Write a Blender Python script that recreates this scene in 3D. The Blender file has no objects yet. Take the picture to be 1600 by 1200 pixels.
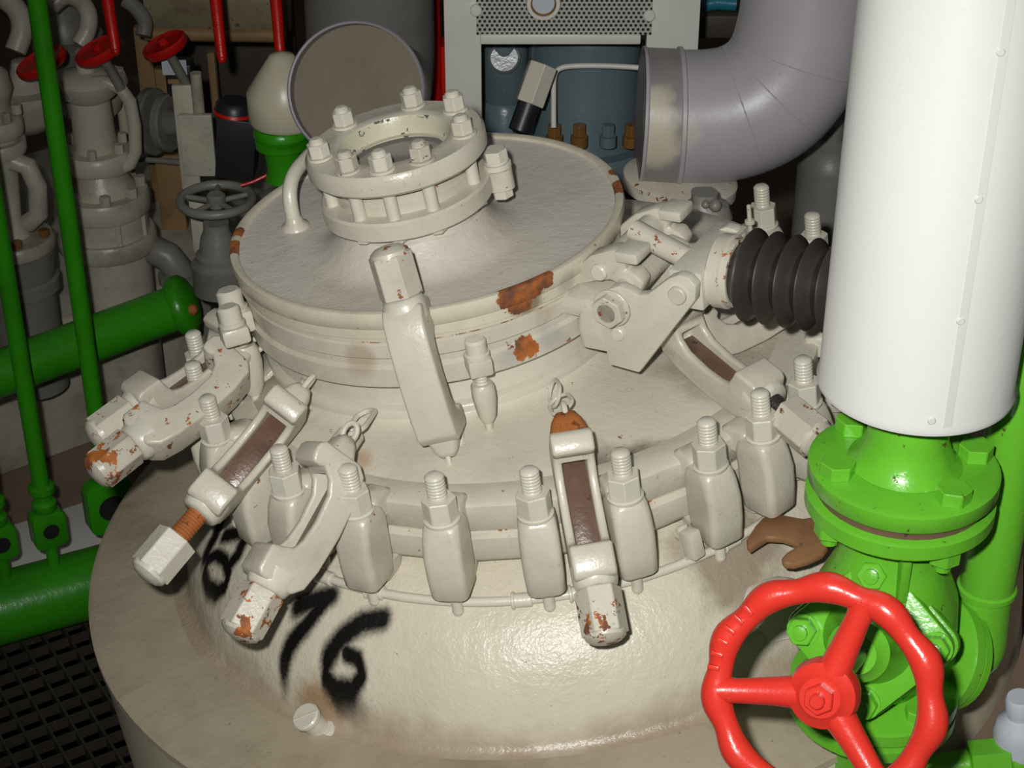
import bpy, bmesh, math, random
from mathutils import Vector, Matrix
random.seed(7)
PI = math.pi
SC = bpy.context.scene
COL = SC.collection

# ------------------------------------------------------------------ camera
FPX = 2800.0                       # focal length in pixels of a 1600 x 1200 frame
PITCH = math.atan2(2800.0, 4600.0)  # looking down
CAMZ = 2.30
cam_d = bpy.data.cameras.new('camera')
cam = bpy.data.objects.new('camera', cam_d)
COL.objects.link(cam)
cam_d.sensor_fit = 'HORIZONTAL'; cam_d.sensor_width = 36.0
cam_d.lens = FPX / 1600.0 * 36.0
cam_d.clip_start = 0.05; cam_d.clip_end = 60
cam.location = (0, 0, CAMZ)
cam.rotation_euler = (PI / 2 - PITCH, 0, 0)
SC.camera = cam
CP, SP = math.cos(PITCH), math.sin(PITCH)
CAM = Vector((0, 0, CAMZ))

def c2w(v):                        # camera vector (right, down, forward) to world vector
    return Vector((v[0], v[2] * CP - v[1] * SP, -v[2] * SP - v[1] * CP))
def ray(px, py):
    return c2w(((px - 800) / FPX, (py - 600) / FPX, 1.0))
def W(px, py, depth):              # a point of the place seen at a pixel, at a given distance
    return CAM + ray(px, py) * depth
def Wz(px, py, z):
    r = ray(px, py); return CAM + r * ((z - CAMZ) / r.z)
def Wy(px, py, y):
    r = ray(px, py); return CAM + r * (y / r.y)

# ------------------------------------------------------------------ world and lights
wd = bpy.data.worlds.new('engine_room_ambient'); SC.world = wd; wd.use_nodes = True
bg = wd.node_tree.nodes['Background']
bg.inputs[0].default_value = (0.95, 0.97, 1.0, 1); bg.inputs[1].default_value = 0.05
fl = bpy.data.lights.new('camera_flash', 'SPOT')
fl.energy = 172; fl.color = (1.0, 0.995, 0.975)
fl.spot_size = math.radians(64); fl.spot_blend = 1.0; fl.shadow_soft_size = 0.022
flo = bpy.data.objects.new('camera_flash', fl); COL.objects.link(flo)
flo.location = CAM + c2w((-0.075, -0.075, 0.0))
aim = W(930, 640, 2.3)
flo.rotation_euler = (aim - flo.location).to_track_quat('-Z', 'Y').to_euler()
SC.view_settings.view_transform = 'Standard'; SC.view_settings.look = 'None'
SC.view_settings.exposure = 0.0; SC.view_settings.gamma = 1.0
SC.view_settings.use_curve_mapping = False

# ------------------------------------------------------------------ vessel frame (leans a little to the left)
KU = 2.3 / 2.8                     # metres per 1000 px at the stud plane
_d = -c2w((720.0, 4600.0, 2800.0)); _d.normalize()
_x = Vector((1, 0, 0)); _x = (_x - _d * _x.dot(_d)).normalized()
_y = _d.cross(_x)
VO = W(804, 448, 2.3)
VM = Matrix(((_x.x, _y.x, _d.x, VO.x), (_x.y, _y.y, _d.y, VO.y), (_x.z, _y.z, _d.z, VO.z), (0, 0, 0, 1)))
VI = VM.inverted()
VCAM = VI @ CAM
def Lray(px, py):
    return (VI.to_3x3() @ ray(px, py))
def L(px, py, z):                  # vessel coordinates of a pixel on the level z of the vessel
    r = Lray(px, py); return VCAM + r * ((z - VCAM.z) / r.z)
def Lplane(px, py, p, n):
    r = Lray(px, py); return VCAM + r * ((p - VCAM).dot(n) / r.dot(n))
def Ldepth(px, py, dep):
    return VCAM + Lray(px, py) * dep

# ------------------------------------------------------------------ materials
def srgb(r, g, b):
    f = lambda c: (c / 255 / 12.92) if c / 255 <= 0.04045 else ((c / 255 + 0.055) / 1.055) ** 2.4
    return (f(r), f(g), f(b), 1)

class NT:
    def __init__(s, name):
        s.m = bpy.data.materials.new(name); s.m.use_nodes = True
        s.t = s.m.node_tree; s.n = s.t.nodes; s.l = s.t.links
        s.b = s.n['Principled BSDF']
        s.tc = s.n.new('ShaderNodeTexCoord')
        oi = s.n.new('ShaderNodeObjectInfo')
        sc = s.n.new('ShaderNodeVectorMath'); sc.operation = 'SCALE'; sc.inputs[0].default_value = (37.0, 23.0, 51.0)
        s.l.new(oi.outputs['Random'], sc.inputs['Scale'])
        ad = s.n.new('ShaderNodeVectorMath'); ad.operation = 'ADD'
        s.l.new(s.tc.outputs['Object'], ad.inputs[0]); s.l.new(sc.outputs[0], ad.inputs[1])
        s.vec = ad.outputs[0]          # every object gets its own patch of the noise
    def link(s, a, b): s.l.new(a, b)
    def noise(s, scale, detail=4, rough=0.6, vec=None, w=0.0):
        n = s.n.new('ShaderNodeTexNoise'); n.inputs['Scale'].default_value = scale
        n.inputs['Detail'].default_value = detail; n.inputs['Roughness'].default_value = rough
        s.link(vec or s.vec, n.inputs['Vector']); return n.outputs['Fac']
    def ramp(s, fac, a, b, ca=0.0, cb=1.0):
        n = s.n.new('ShaderNodeMapRange'); n.clamp = True; n.interpolation_type = 'SMOOTHSTEP'
        n.inputs[1].default_value = a; n.inputs[2].default_value = b
        n.inputs[3].default_value = ca; n.inputs[4].default_value = cb
        s.link(fac, n.inputs[0]); return n.outputs[0]
    def math(s, op, a, b=None):
        n = s.n.new('ShaderNodeMath'); n.operation = op
        for i, v in enumerate((a, b)):
            if v is None: continue
            if isinstance(v, (int, float)): n.inputs[i].default_value = v
            else: s.link(v, n.inputs[i])
        return n.outputs[0]
    def mix(s, fac, a, b):
        n = s.n.new('ShaderNodeMix'); n.data_type = 'RGBA'
        if isinstance(fac, (int, float)): n.inputs[0].default_value = fac
        else: s.link(fac, n.inputs[0])
        for k, v in ((6, a), (7, b)):
            if isinstance(v, tuple): n.inputs[k].default_value = v
            else: s.link(v, n.inputs[k])
        return n.outputs[2]
    def vmath(s, op, a, b):
        n = s.n.new('ShaderNodeVectorMath'); n.operation = op
        for i, v in enumerate((a, b)):
            if isinstance(v, (tuple, Vector)): n.inputs[i].default_value = tuple(v)
            else: s.link(v, n.inputs[i])
        return n
    def dist(s, p, sx=1.0):
        return s.vmath('DISTANCE', s.tc.outputs['Object'], p).outputs['Value']
    def bump(s, h, strength=0.3, distance=0.002):
        n = s.n.new('ShaderNodeBump'); n.inputs['Strength'].default_value = strength
        n.inputs['Distance'].default_value = distance
        s.link(h, n.inputs['Height']); s.link(n.outputs[0], s.b.inputs['Normal'])

RUST = srgb(172, 98, 38)
DARKRUST = srgb(96, 62, 44)
def segdist(nt, vec, a, b):
    """distance in the xy plane from the shading point to the segment a-b"""
    pa = nt.vmath('SUBTRACT', vec, (a[0], a[1], 0)).outputs[0]
    ba = Vector((b[0] - a[0], b[1] - a[1], 0)); L2 = max(ba.length_squared, 1e-9)
    h = nt.math('DIVIDE', nt.vmath('DOT_PRODUCT', pa, ba).outputs['Value'], L2)
    n = nt.n.new('ShaderNodeClamp'); nt.link(h, n.inputs[0])
    sc = nt.n.new('ShaderNodeVectorMath'); sc.operation = 'SCALE'
    sc.inputs[0].default_value = tuple(ba); nt.link(n.outputs[0], sc.inputs['Scale'])
    q = nt.vmath('SUBTRACT', pa, sc.outputs[0]).outputs[0]
    ln = nt.n.new('ShaderNodeVectorMath'); ln.operation = 'LENGTH'; nt.link(q, ln.inputs[0])
    return ln.outputs['Value']

def paint(name, base, chips=0.0, chip_scale=60, chip_col=RUST, dirt=0.25, dirt_col=srgb(120, 104, 86),
          rough=0.33, spots=(), strokes=(), bump=0.25, grime=(), metal=0.0, dscale=6, zdirt=None):
    """old brush paint: mottled, slightly dirty, with flaked spots of rust"""
    nt = NT(name)
    col = base if isinstance(base, tuple) else base
    n1 = nt.noise(dscale, 6, 0.65)
    c = nt.mix(nt.math('MULTIPLY', nt.ramp(n1, 0.42, 0.78), dirt), col, dirt_col)
    n3 = nt.noise(140, 2, 0.5)
    c = nt.mix(nt.math('MULTIPLY', nt.ramp(n3, 0.70, 0.78), min(0.6, dirt * 0.8)), c, srgb(92, 74, 56))
    for (p, r, colr, amt) in grime:
        d = nt.math('ADD', nt.dist(p), nt.math('MULTIPLY', nt.math('SUBTRACT', nt.noise(18, 5), 0.5), r * 1.4))
        c = nt.mix(nt.math('MULTIPLY', nt.ramp(d, r * 0.35, r, 1.0, 0.0), amt), c, colr)
    if zdirt:                                  # grime settled along one level
        z0, z1, zc, za = zdirt
        sp_ = nt.n.new('ShaderNodeSeparateXYZ'); nt.link(nt.tc.outputs['Object'], sp_.inputs[0])
        zz = nt.math('ADD', sp_.outputs[2], nt.math('MULTIPLY', nt.math('SUBTRACT', nt.noise(9, 5), 0.5), (z1 - z0) * 1.6))
        c = nt.mix(nt.math('MULTIPLY', nt.ramp(zz, z0, z1, 1.0, 0.0), za), c, zc)
    rm = None
    if chips > 0:
        rm = nt.ramp(nt.noise(chip_scale, 5, 0.7), 0.70 - chips * 0.25, 0.715 - chips * 0.25)
    for (p, r) in spots:
        d = nt.math('ADD', nt.dist(p), nt.math('MULTIPLY', nt.math('SUBTRACT', nt.noise(45, 5, 0.7), 0.5), r * 1.5))
        k = nt.ramp(d, r * 0.82, r * 0.9, 1.0, 0.0)
        rm = k if rm is None else nt.math('MAXIMUM', rm, k)
    if rm is not None:
        rc = nt.mix(nt.ramp(nt.noise(35, 4), 0.35, 0.65), chip_col, DARKRUST if chip_col == RUST else chip_col)
        c = nt.mix(rm, c, rc)
    if strokes:
        xy = nt.vmath('MULTIPLY', nt.tc.outputs['Object'], (1, 1, 0)).outputs[0]
        dm = None
        for (a, b, w) in strokes:
            d = nt.math('DIVIDE', segdist(nt, xy, a, b), w)
            dm = d if dm is None else nt.math('MINIMUM', dm, d)
        dm = nt.math('ADD', dm, nt.math('MULTIPLY', nt.math('SUBTRACT', nt.noise(220, 2), 0.5), 0.5))
        c = nt.mix(nt.ramp(dm, 0.5, 1.8, 1.0, 0.0), c, srgb(18, 17, 16))
    nt.link(c, nt.b.inputs['Base Color'])
    if rm is not None:
        nt.link(nt.math('ADD', nt.math('MULTIPLY', rm, 0.45), rough), nt.b.inputs['Roughness'])
    else: nt.b.inputs['Roughness'].default_value = rough
    nt.b.inputs['Metallic'].default_value = metal
    h = nt.math('ADD', nt.noise(55, 3), nt.math('MULTIPLY', nt.noise(260, 2), 0.35))
    if rm is not None: h = nt.math('SUBTRACT', h, nt.math('MULTIPLY', rm, 0.5))
    nt.bump(h, bump, 0.003)
    return nt.m

CREAM = srgb(198, 192, 175)
M = {}
M['cream'] = paint('cream_enamel', CREAM, chips=0.06, dirt=0.35)
M['cream_clean'] = paint('cream_enamel_clean', srgb(204, 199, 183), chips=0.0, dirt=0.18)
M['cream_chip'] = paint('cream_enamel_chipped', CREAM, chips=0.36, chip_scale=55, dirt=0.3)
M['cream_rusty'] = paint('cream_enamel_rusty', CREAM, chips=0.62, chip_scale=38, dirt=0.4)
M['cream_smooth'] = paint('cream_sheet_paint', srgb(206, 198, 172), dirt=0.2, bump=0.08)
M['shelf'] = paint('cream_cladding_sheet', srgb(168, 157, 134), dirt=0.7, dirt_col=srgb(124, 111, 88), rough=0.5, bump=0.3)
M['lidtop'] = paint('cream_lid_paint', srgb(203, 196, 184), dirt=0.5, dirt_col=srgb(168, 158, 144), rough=0.42, bump=0.42)
M['oldcream'] = paint('old_cream_background', srgb(186, 181, 162), chips=0.05, dirt=0.65, dirt_col=srgb(92, 82, 66), rough=0.35)
M['oldgrey'] = paint('old_grey_paint', srgb(128, 126, 116), chips=0.05, dirt=0.6, dirt_col=srgb(70, 62, 54), rough=0.4)
M['bore'] = paint('oily_brown_steel', srgb(104, 80, 66), chips=0.2, chip_col=srgb(60, 40, 30), dirt=0.8, dirt_col=srgb(70, 52, 42), rough=0.3, dscale=22)
M['rust'] = paint('rusted_steel', srgb(168, 98, 44), chips=0.45, chip_col=srgb(110, 62, 30), chip_scale=90, dirt=0.6, dirt_col=srgb(110, 66, 36), rough=0.75)
M['wrench'] = paint('rusted_brown_spanner', srgb(140, 100, 66), chips=0.15, chip_col=srgb(90, 84, 72), dirt=0.5, dirt_col=srgb(100, 66, 42), rough=0.6)
M['thread_dark'] = paint('greasy_thread', srgb(52, 46, 40), dirt=0.4, rough=0.35)
M['green'] = paint('green_enamel', srgb(102, 182, 46), chips=0.12, chip_scale=48, chip_col=srgb(84, 66, 30), dirt=0.35, dirt_col=srgb(72, 136, 34), rough=0.26, bump=0.2)
M['dkgreen'] = paint('green_enamel_background', srgb(52, 150, 18), chips=0.06, dirt=0.45, dirt_col=srgb(34, 84, 16), rough=0.3)
M['red'] = paint('red_enamel', srgb(208, 52, 40), chips=0.03, chip_scale=90, chip_col=srgb(150, 110, 90), dirt=0.25, dirt_col=srgb(180, 42, 30), rough=0.28, bump=0.18)
M['dkred'] = paint('red_enamel_background', srgb(196, 24, 14), chips=0.05, dirt=0.4, dirt_col=srgb(110, 14, 10), rough=0.35)
M['white'] = paint('white_lagging_paint', srgb(206, 206, 200), dirt=0.10, dirt_col=srgb(200, 196, 184), rough=0.3, bump=0.08)
M['duct'] = paint('grey_lavender_duct', srgb(146, 142, 150), chips=0.0, dirt=0.35, dirt_col=srgb(124, 120, 126), rough=0.38, bump=0.1)
M['ductcream'] = paint('duct_end_flaked', srgb(186, 178, 158), chips=0.33, chip_col=srgb(128, 128, 132), chip_scale=26, dirt=0.5, dirt_col=srgb(110, 104, 96), rough=0.4)
M['dkduct'] = paint('dark_grey_duct', srgb(112, 110, 106), dirt=0.4, dirt_col=srgb(84, 80, 74), rough=0.45)
M['ductinside'] = paint('duct_lining', srgb(122, 110, 90), dirt=0.5, dirt_col=srgb(92, 82, 66), rough=0.6)
M['blue'] = paint('blue_grey_motor_paint', srgb(98, 116, 122), chips=0.08, chip_col=srgb(130, 122, 100), dirt=0.4, dirt_col=srgb(66, 80, 88), rough=0.3)
M['cabinet'] = paint('light_grey_cabinet', srgb(216, 215, 205), dirt=0.25, dirt_col=srgb(180, 176, 162), rough=0.4, bump=0.05)
M['rubber'] = paint('black_rubber', srgb(50, 46, 42), dirt=0.5, dirt_col=srgb(92, 82, 66), rough=0.42, bump=0.05)
M['black'] = paint('black_plastic', srgb(34, 35, 40), dirt=0.3, dirt_col=srgb(60, 58, 56), rough=0.4, bump=0.05)
M['hole'] = paint('dark_hole', srgb(22, 20, 18), dirt=0.0, rough=0.7, bump=0.0)
M['wood'] = paint('brown_board', srgb(150, 118, 76), dirt=0.7, dirt_col=srgb(84, 62, 40), rough=0.6)
M['brass'] = paint('yellowed_brass_nut', srgb(150, 110, 60), dirt=0.5, dirt_col=srgb(70, 54, 34), rough=0.35, metal=0.4)
M['steel'] = paint('dull_steel', srgb(150, 152, 154), dirt=0.3, dirt_col=srgb(90, 88, 84), rough=0.35, metal=0.6)
M['darksteel'] = paint('dark_grating_steel', srgb(60, 54, 48), chips=0.2, chip_col=srgb(96, 70, 50), dirt=0.5, dirt_col=srgb(34, 30, 28), rough=0.45)
M['floorp'] = paint('stained_floor', srgb(128, 110, 92), dirt=0.7, dirt_col=srgb(88, 72, 60), rough=0.6, dscale=4)
M['floordark'] = paint('dark_bilge', srgb(34, 28, 24), dirt=0.6, dirt_col=srgb(58, 40, 30), rough=0.4)
M['wall'] = paint('dark_bulkhead_paint', srgb(70, 62, 52), dirt=0.7, dirt_col=srgb(36, 30, 26), rough=0.6)
M['tealp'] = paint('teal_pipe_paint', srgb(40, 120, 140), dirt=0.3, dirt_col=srgb(20, 60, 76), rough=0.3)
M['seat'] = paint('flaked_glass_seat', srgb(196, 192, 166), chips=0.5, chip_col=srgb(84, 82, 72), chip_scale=34, dirt=0.3)
M['oldrusty'] = paint('old_rusty_cream', srgb(146, 134, 110), chips=0.35, chip_scale=30, dirt=0.8, dirt_col=srgb(86, 70, 50), rough=0.5)
M['paper'] = paint('paper_label', srgb(190, 196, 204), dirt=0.1, rough=0.7)
M['grille'] = paint('grille_grey', srgb(184, 184, 174), dirt=0.3, dirt_col=srgb(150, 146, 132), rough=0.4)
def glass_mat():
    nt = NT('dusty_sight_glass')
    nt.b.inputs['Base Color'].default_value = srgb(168, 164, 158)
    nt.b.inputs['Roughness'].default_value = 0.12
    nt.b.inputs['Transmission Weight'].default_value = 0.45
    nt.b.inputs['IOR'].default_value = 1.45
    return nt.m
M['glass'] = glass_mat()

# ------------------------------------------------------------------ mesh helpers
def ax_frame(d, up=None):
    d = Vector(d).normalized()
    u = Vector(up) if up is not None else (Vector((0, 0, 1)) if abs(d.z) < 0.9 else Vector((1, 0, 0)))
    x = u.cross(d).normalized(); y = d.cross(x)
    return x, y, d
def mat_from(o, x, y, z):
    return Matrix(((x.x, y.x, z.x, o.x), (x.y, y.y, z.y, o.y), (x.z, y.z, z.z, o.z), (0, 0, 0, 1)))
def along(p, d, up=None):          # matrix whose z runs along d
    x, y, z = ax_frame(d, up); return mat_from(Vector(p), x, y, z)
T = lambda x, y=0, z=0: Matrix.Translation(Vector(x) if hasattr(x, '__len__') else Vector((x, y, z)))
RX = lambda a: Matrix.Rotation(a, 4, 'X'); RY = lambda a: Matrix.Rotation(a, 4, 'Y'); RZ = lambda a: Matrix.Rotation(a, 4, 'Z')

class B:
    def __init__(s): s.bm = bmesh.new(); s.crisp = False
    def _add(s, verts, faces, m=None):
        vs = [s.bm.verts.new((m @ Vector(v)) if m is not None else v) for v in verts]
        for f in faces:
            try: s.bm.faces.new([vs[i] for i in f])
            except ValueError: pass
        return s
    def box(s, c, size, m=None, bev=0.0, seg=2):
        t = B(); x, y, z = (q / 2 for q in size); c = Vector(c)
        vs = [c + Vector((a * x, b * y, k * z)) for a in (-1, 1) for b in (-1, 1) for k in (-1, 1)]
        t._add(vs, [(0, 1, 3, 2), (4, 6, 7, 5), (0, 4, 5, 1), (2, 3, 7, 6), (0, 2, 6, 4), (1, 5, 7, 3)])
        if bev: t.bevel(bev, seg)
        return s.merge(t, m)
    def merge(s, t, m=None):
        me = bpy.data.meshes.new('tmp'); t.bm.to_mesh(me); t.bm.free()
        if m is not None: me.transform(m)
        s.bm.from_mesh(me); bpy.data.meshes.remove(me); return s
    def bevel(s, w, seg=2, ang=30):
        s.bm.normal_update()
        es = [e for e in s.bm.edges if len(e.link_faces) == 2 and e.calc_face_angle(0) > math.radians(ang)]
        bmesh.ops.bevel(s.bm, geom=es, offset=w, segments=seg, profile=0.5, affect='EDGES', clamp_overlap=True)
        return s
    def lathe(s, prof, m=None, seg=32, a0=0.0, a1=2 * PI, cap=False, wob=None):
        full = abs(a1 - a0 - 2 * PI) < 1e-6
        n = seg if full else seg + 1
        V = []; F = []; k = len(prof)
        for i in range(n):
            a = a0 + (a1 - a0) * i / seg; ca, sa = math.cos(a), math.sin(a)
            for (r, z) in prof:
                rr = r + (wob(a, r, z) if wob else 0)
                V.append((rr * ca, rr * sa, z))
        for i in range(seg):
            j = (i + 1) % n
            for q in range(k - 1):
                F.append((i * k + q, j * k + q, j * k + q + 1, i * k + q + 1))
        if not full and cap:
            F.append(tuple(range(k - 1, -1, -1))); F.append(tuple((n - 1) * k + q for q in range(k)))
        t = B(); t._add(V, F)
        bmesh.ops.remove_doubles(t.bm, verts=t.bm.verts, dist=1e-6)
        bmesh.ops.dissolve_degenerate(t.bm, dist=1e-7, edges=t.bm.edges)
        return s.merge(t, m)
    def cyl(s, p0, p1, r0, r1=None, seg=20, bev=0.0):
        p0, p1 = Vector(p0), Vector(p1); r1 = r0 if r1 is None else r1
        h = (p1 - p0).length; b = min(bev, h * .4)
        pr = [(0, 0), (r0 - b, 0), (r0, b), (r1, h - b), (r1 - b, h), (0, h)] if b else [(0, 0), (r0, 0), (r1, h), (0, h)]
        return s.lathe(pr, along(p0, p1 - p0), seg)
    def prism(s, pts, h, m=None, bev=0.0, seg=2, z0=0.0):
        t = B(); n = len(pts)
        vs = [t.bm.verts.new((p[0], p[1], z0)) for p in pts]; ws = [t.bm.verts.new((p[0], p[1], z0 + h)) for p in pts]
        t.bm.faces.new(vs[::-1]); t.bm.faces.new(ws)
        for i in range(n): t.bm.faces.new((vs[i], vs[(i + 1) % n], ws[(i + 1) % n], ws[i]))
        bmesh.ops.recalc_face_normals(t.bm, faces=t.bm.faces)
        if bev: t.bevel(bev, seg)
        return s.merge(t, m)
    def hexa(s, p0, p1, r, dome=0.0, rot=0.0, bev=0.0012, up=None):
        s.crisp = True; bev = min(bev, 0.0012)
        p0, p1 = Vector(p0), Vector(p1); h = (p1 - p0).length
        m = along(p0, p1 - p0, up) @ RZ(rot)
        hx = [(r * math.cos(a), r * math.sin(a)) for a in [PI / 3 * i for i in range(6)]]
        s.prism(hx, h, m, bev, 1)
        if dome:
            s.lathe([(r * .90, h - 0.0025), (r * .84, h + dome * .35), (r * .62, h + dome * .75), (r * .3, h + dome * .95), (0, h + dome)], m, 24)
        return s
    def tube(s, pts, r, seg=10, closed=False, rad=None):
        P = [Vector(p) for p in pts]; n = len(P); rings = []
        up = None
        for i, p in enumerate(P):
            if closed: d = P[(i + 1) % n] - P[i - 1]
            else: d = P[min(i + 1, n - 1)] - P[max(i - 1, 0)]
            d.normalize()
            if up is None: x, y, _ = ax_frame(d)
            else:
                x = (up - d * up.dot(d)).normalized(); y = d.cross(x)
            up = x; rr = rad[i] if rad else r
            rings.append([s.bm.verts.new(p + (x * math.cos(a) + y * math.sin(a)) * rr) for a in [2 * PI * k / seg for k in range(seg)]])
        m = n if closed else n - 1
        for i in range(m):
            a, b = rings[i], rings[(i + 1) % n]
            off = 0
            if closed and i == n - 1:
                off = min(range(seg), key=lambda o: (a[0].co - b[o].co).length)
            for k in range(seg): s.bm.faces.new((a[k], a[(k + 1) % seg], b[(k + 1 + off) % seg], b[(k + off) % seg]))
        if not closed:
            s.bm.faces.new(rings[0][::-1]); s.bm.faces.new(rings[-1])
        return s
    def loft(s, levels, m=None, n=4, axis=None):
        """stack of rounded rectangles: (z, cx, cy, wx, wy, round 0..1)"""
        t = B(); rings = []
        for (z, cx, cy, wx, wy, rd) in levels:
            rr = min(wx, wy) / 2 * rd; ring = []
            for qx, qy, a0 in ((1, 1, 0), (-1, 1, PI / 2), (-1, -1, PI), (1, -1, 3 * PI / 2)):
                for k in range(n + 1):
                    a = a0 + PI / 2 * k / n
                    ring.append(t.bm.verts.new((cx + qx * (wx / 2 - rr) + rr * math.cos(a), cy + qy * (wy / 2 - rr) + rr * math.sin(a), z)))
            rings.append(ring)
        k = len(rings[0])
        for a, b in zip(rings, rings[1:]):
            for i in range(k): t.bm.faces.new((a[i], a[(i + 1) % k], b[(i + 1) % k], b[i]))
        t.bm.faces.new(rings[0][::-1]); t.bm.faces.new(rings[-1])
        bmesh.ops.recalc_face_normals(t.bm, faces=t.bm.faces)
        return s.merge(t, m)
    def thread(s, p0, p1, r, pitch=0.004, seg=20, tip=True):
        p0, p1 = Vector(p0), Vector(p1); h = (p1 - p0).length; n = max(2, int(h / pitch)); pr = [(0, 0)]
        top = h - (0.15 * r if tip else 0)
        for i in range(n):
            z = top * i / n
            pr += [(r * .9, z), (r, z + top / n * .35), (r, z + top / n * .65)]
        pr += [(r * .9, top), (r * .72, h), (0, h + 0.05 * r)]
        return s.lathe(pr, along(p0, p1 - p0), seg)
    def ball(s, c, r, seg=16, sc=(1, 1, 1)):
        pr = [(r * math.sin(PI * i / 10), -r * math.cos(PI * i / 10)) for i in range(11)]
        pr[0] = (0, -r); pr[-1] = (0, r)
        return s.lathe(pr, T(c) @ Matrix.Diagonal((*sc, 1)), seg)
    def obj(s, name, mat, parent=None, M_=None, ang=42):
        bm = s.bm
        if s.crisp: ang = min(ang, 24)
        bmesh.ops.recalc_face_normals(bm, faces=bm.faces)
        me = bpy.data.meshes.new(name); bm.to_mesh(me); bm.free()
        me.materials.append(M[mat] if isinstance(mat, str) else mat)
        me.shade_smooth(); me.set_sharp_from_angle(angle=math.radians(ang))
        o = bpy.data.objects.new(name, me); COL.objects.link(o)
        if parent is not None: o.parent = parent
        if M_ is not None: o.matrix_basis = M_
        return o

def thing(name, label, cat, m=None, group=None):
    o = bpy.data.objects.new(name, None); COL.objects.link(o); o.empty_display_size = 0.03
    if m is not None: o.matrix_world = m if isinstance(m, Matrix) else T(m)
    o['label'] = label; o['category'] = cat
    if group: o['group'] = group
    return o
def tag(o, label, cat, group=None, m=None):
    o['label'] = label; o['category'] = cat
    if group: o['group'] = group
    if m is not None: o.matrix_world = m if isinstance(m, Matrix) else T(m)
    return o
def struct(o): o['kind'] = 'structure'; return o
def dup(root, m, label, group=None, swap=None):
    """copy of a thing with its parts and sub-parts"""
    r = root.copy(); COL.objects.link(r); r.matrix_world = m; r['label'] = label
    if group: r['group'] = group
    def rec(a, b):
        for ch in list(a.children):
            c = ch.copy(); COL.objects.link(c); c.parent = b; c.matrix_basis = ch.matrix_basis.copy()
            base = ch.name.split('.')[0]
            if swap and base in swap:
                me = ch.data.copy(); me.materials.clear(); me.materials.append(M[swap[base]]); c.data = me
            rec(ch, c)
    rec(root, r)
    return r
def cut(o, cutter_bm):
    """subtract a mesh from an object once, for good"""
    me = bpy.data.meshes.new('cutter'); cutter_bm.bm.to_mesh(me); cutter_bm.bm.free()
    c = bpy.data.objects.new('cutter', me); COL.objects.link(c); c.parent = o.parent
    md = o.modifiers.new('cut', 'BOOLEAN'); md.operation = 'DIFFERENCE'; md.object = c; md.solver = 'EXACT'
    bpy.context.view_layer.update()
    dg = bpy.context.evaluated_depsgraph_get()
    new = bpy.data.meshes.new_from_object(o.evaluated_get(dg))
    o.modifiers.clear(); old = o.data; o.data = new; new.name = old.name
    bpy.data.objects.remove(c); bpy.data.meshes.remove(me)
    new.shade_smooth(); new.set_sharp_from_angle(angle=math.radians(38))
    return o
# ================================================================== THE VESSEL
LC = L(665, 335, 0.115); LCX, LCY = LC.x, LC.y          # axis of lid and neck in vessel coordinates
R_LIP, Z_LIP = 0.636, -0.335
R_STUD = 0.42
def head_r(z): return 0.29 + 0.207 * max(0.0, 1 - max(0.0, (z + 0.335) / 0.19) ** 2) ** 0.5
def Lhead(px, py):                                      # where a pixel meets the lower dished head
    r = Lray(px, py); best = None
    for i in range(400):
        z = -0.147 - 0.188 * i / 399
        p = VCAM + r * ((z - VCAM.z) / r.z); e = abs(math.hypot(p.x, p.y) - head_r(z))
        if z > -0.331 and p.y < 0.1 and (best is None or e < best[0]): best = (e, p)
    return best[1]

vessel = thing('pressure_vessel', 'large round cream steel vessel with bolted domed top and sprayed black number', 'tank', VM)
def poly_strokes(pts, w, out):
    q = [Lhead(*p) for p in pts]
    for a, b in zip(q, q[1:]): out.append(((a.x, a.y), (b.x, b.y), w))
ST = []
poly_strokes([(466, 946), (492, 937), (517, 931)], 0.010, ST)
poly_strokes([(514, 934), (480, 975), (452, 1010), (444, 1036)], 0.0085, ST)
poly_strokes([(598, 966), (566, 972), (533, 996), (512, 1028), (508, 1058), (526, 1080), (550, 1078), (566, 1056), (560, 1030), (540, 1020)], 0.0058, ST)
poly_strokes([(598, 966), (566, 972), (533, 996), (512, 1028)], 0.0095, ST)
poly_strokes([(352, 800), (336, 838), (322, 866)], 0.0095, ST)
poly_strokes([(352, 836), (386, 832), (372, 866), (357, 884)], 0.0085, ST)
poly_strokes([(338 + 19 * math.cos(a), 896 + 30 * math.sin(a)) for a in [2 * PI * i / 8 for i in range(9)]], 0.006, ST)
gA = Lhead(540, 1090)
M['head'] = paint('cream_head_paint', srgb(202, 195, 174), chips=0.02, dirt=0.3, dirt_col=srgb(168, 152, 126), strokes=ST, rough=0.36, bump=0.6, zdirt=(-0.338, -0.285, srgb(150, 132, 110), 0.9),
                  grime=[(Lhead(1150, 860), 0.10, srgb(120, 100, 82), 0.7), (Lhead(500, 1105), 0.05, srgb(150, 112, 70), 0.8), (Lhead(545, 1105), 0.03, srgb(70, 62, 54), 0.7)])

# lower dished head up to the flange neck
prof = [(head_r(z), z) for z in [-0.335 + 0.19 * math.cos(PI / 2 * i / 18) for i in range(19)]]
prof = [p for p in prof if p[1] > -0.318] + [(0.4985, -0.322), (0.503, -0.3285), (0.510, -0.3325), (0.522, -0.3345)]
B().lathe(prof, None, 96).obj('lower_head', 'head', vessel)
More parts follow.
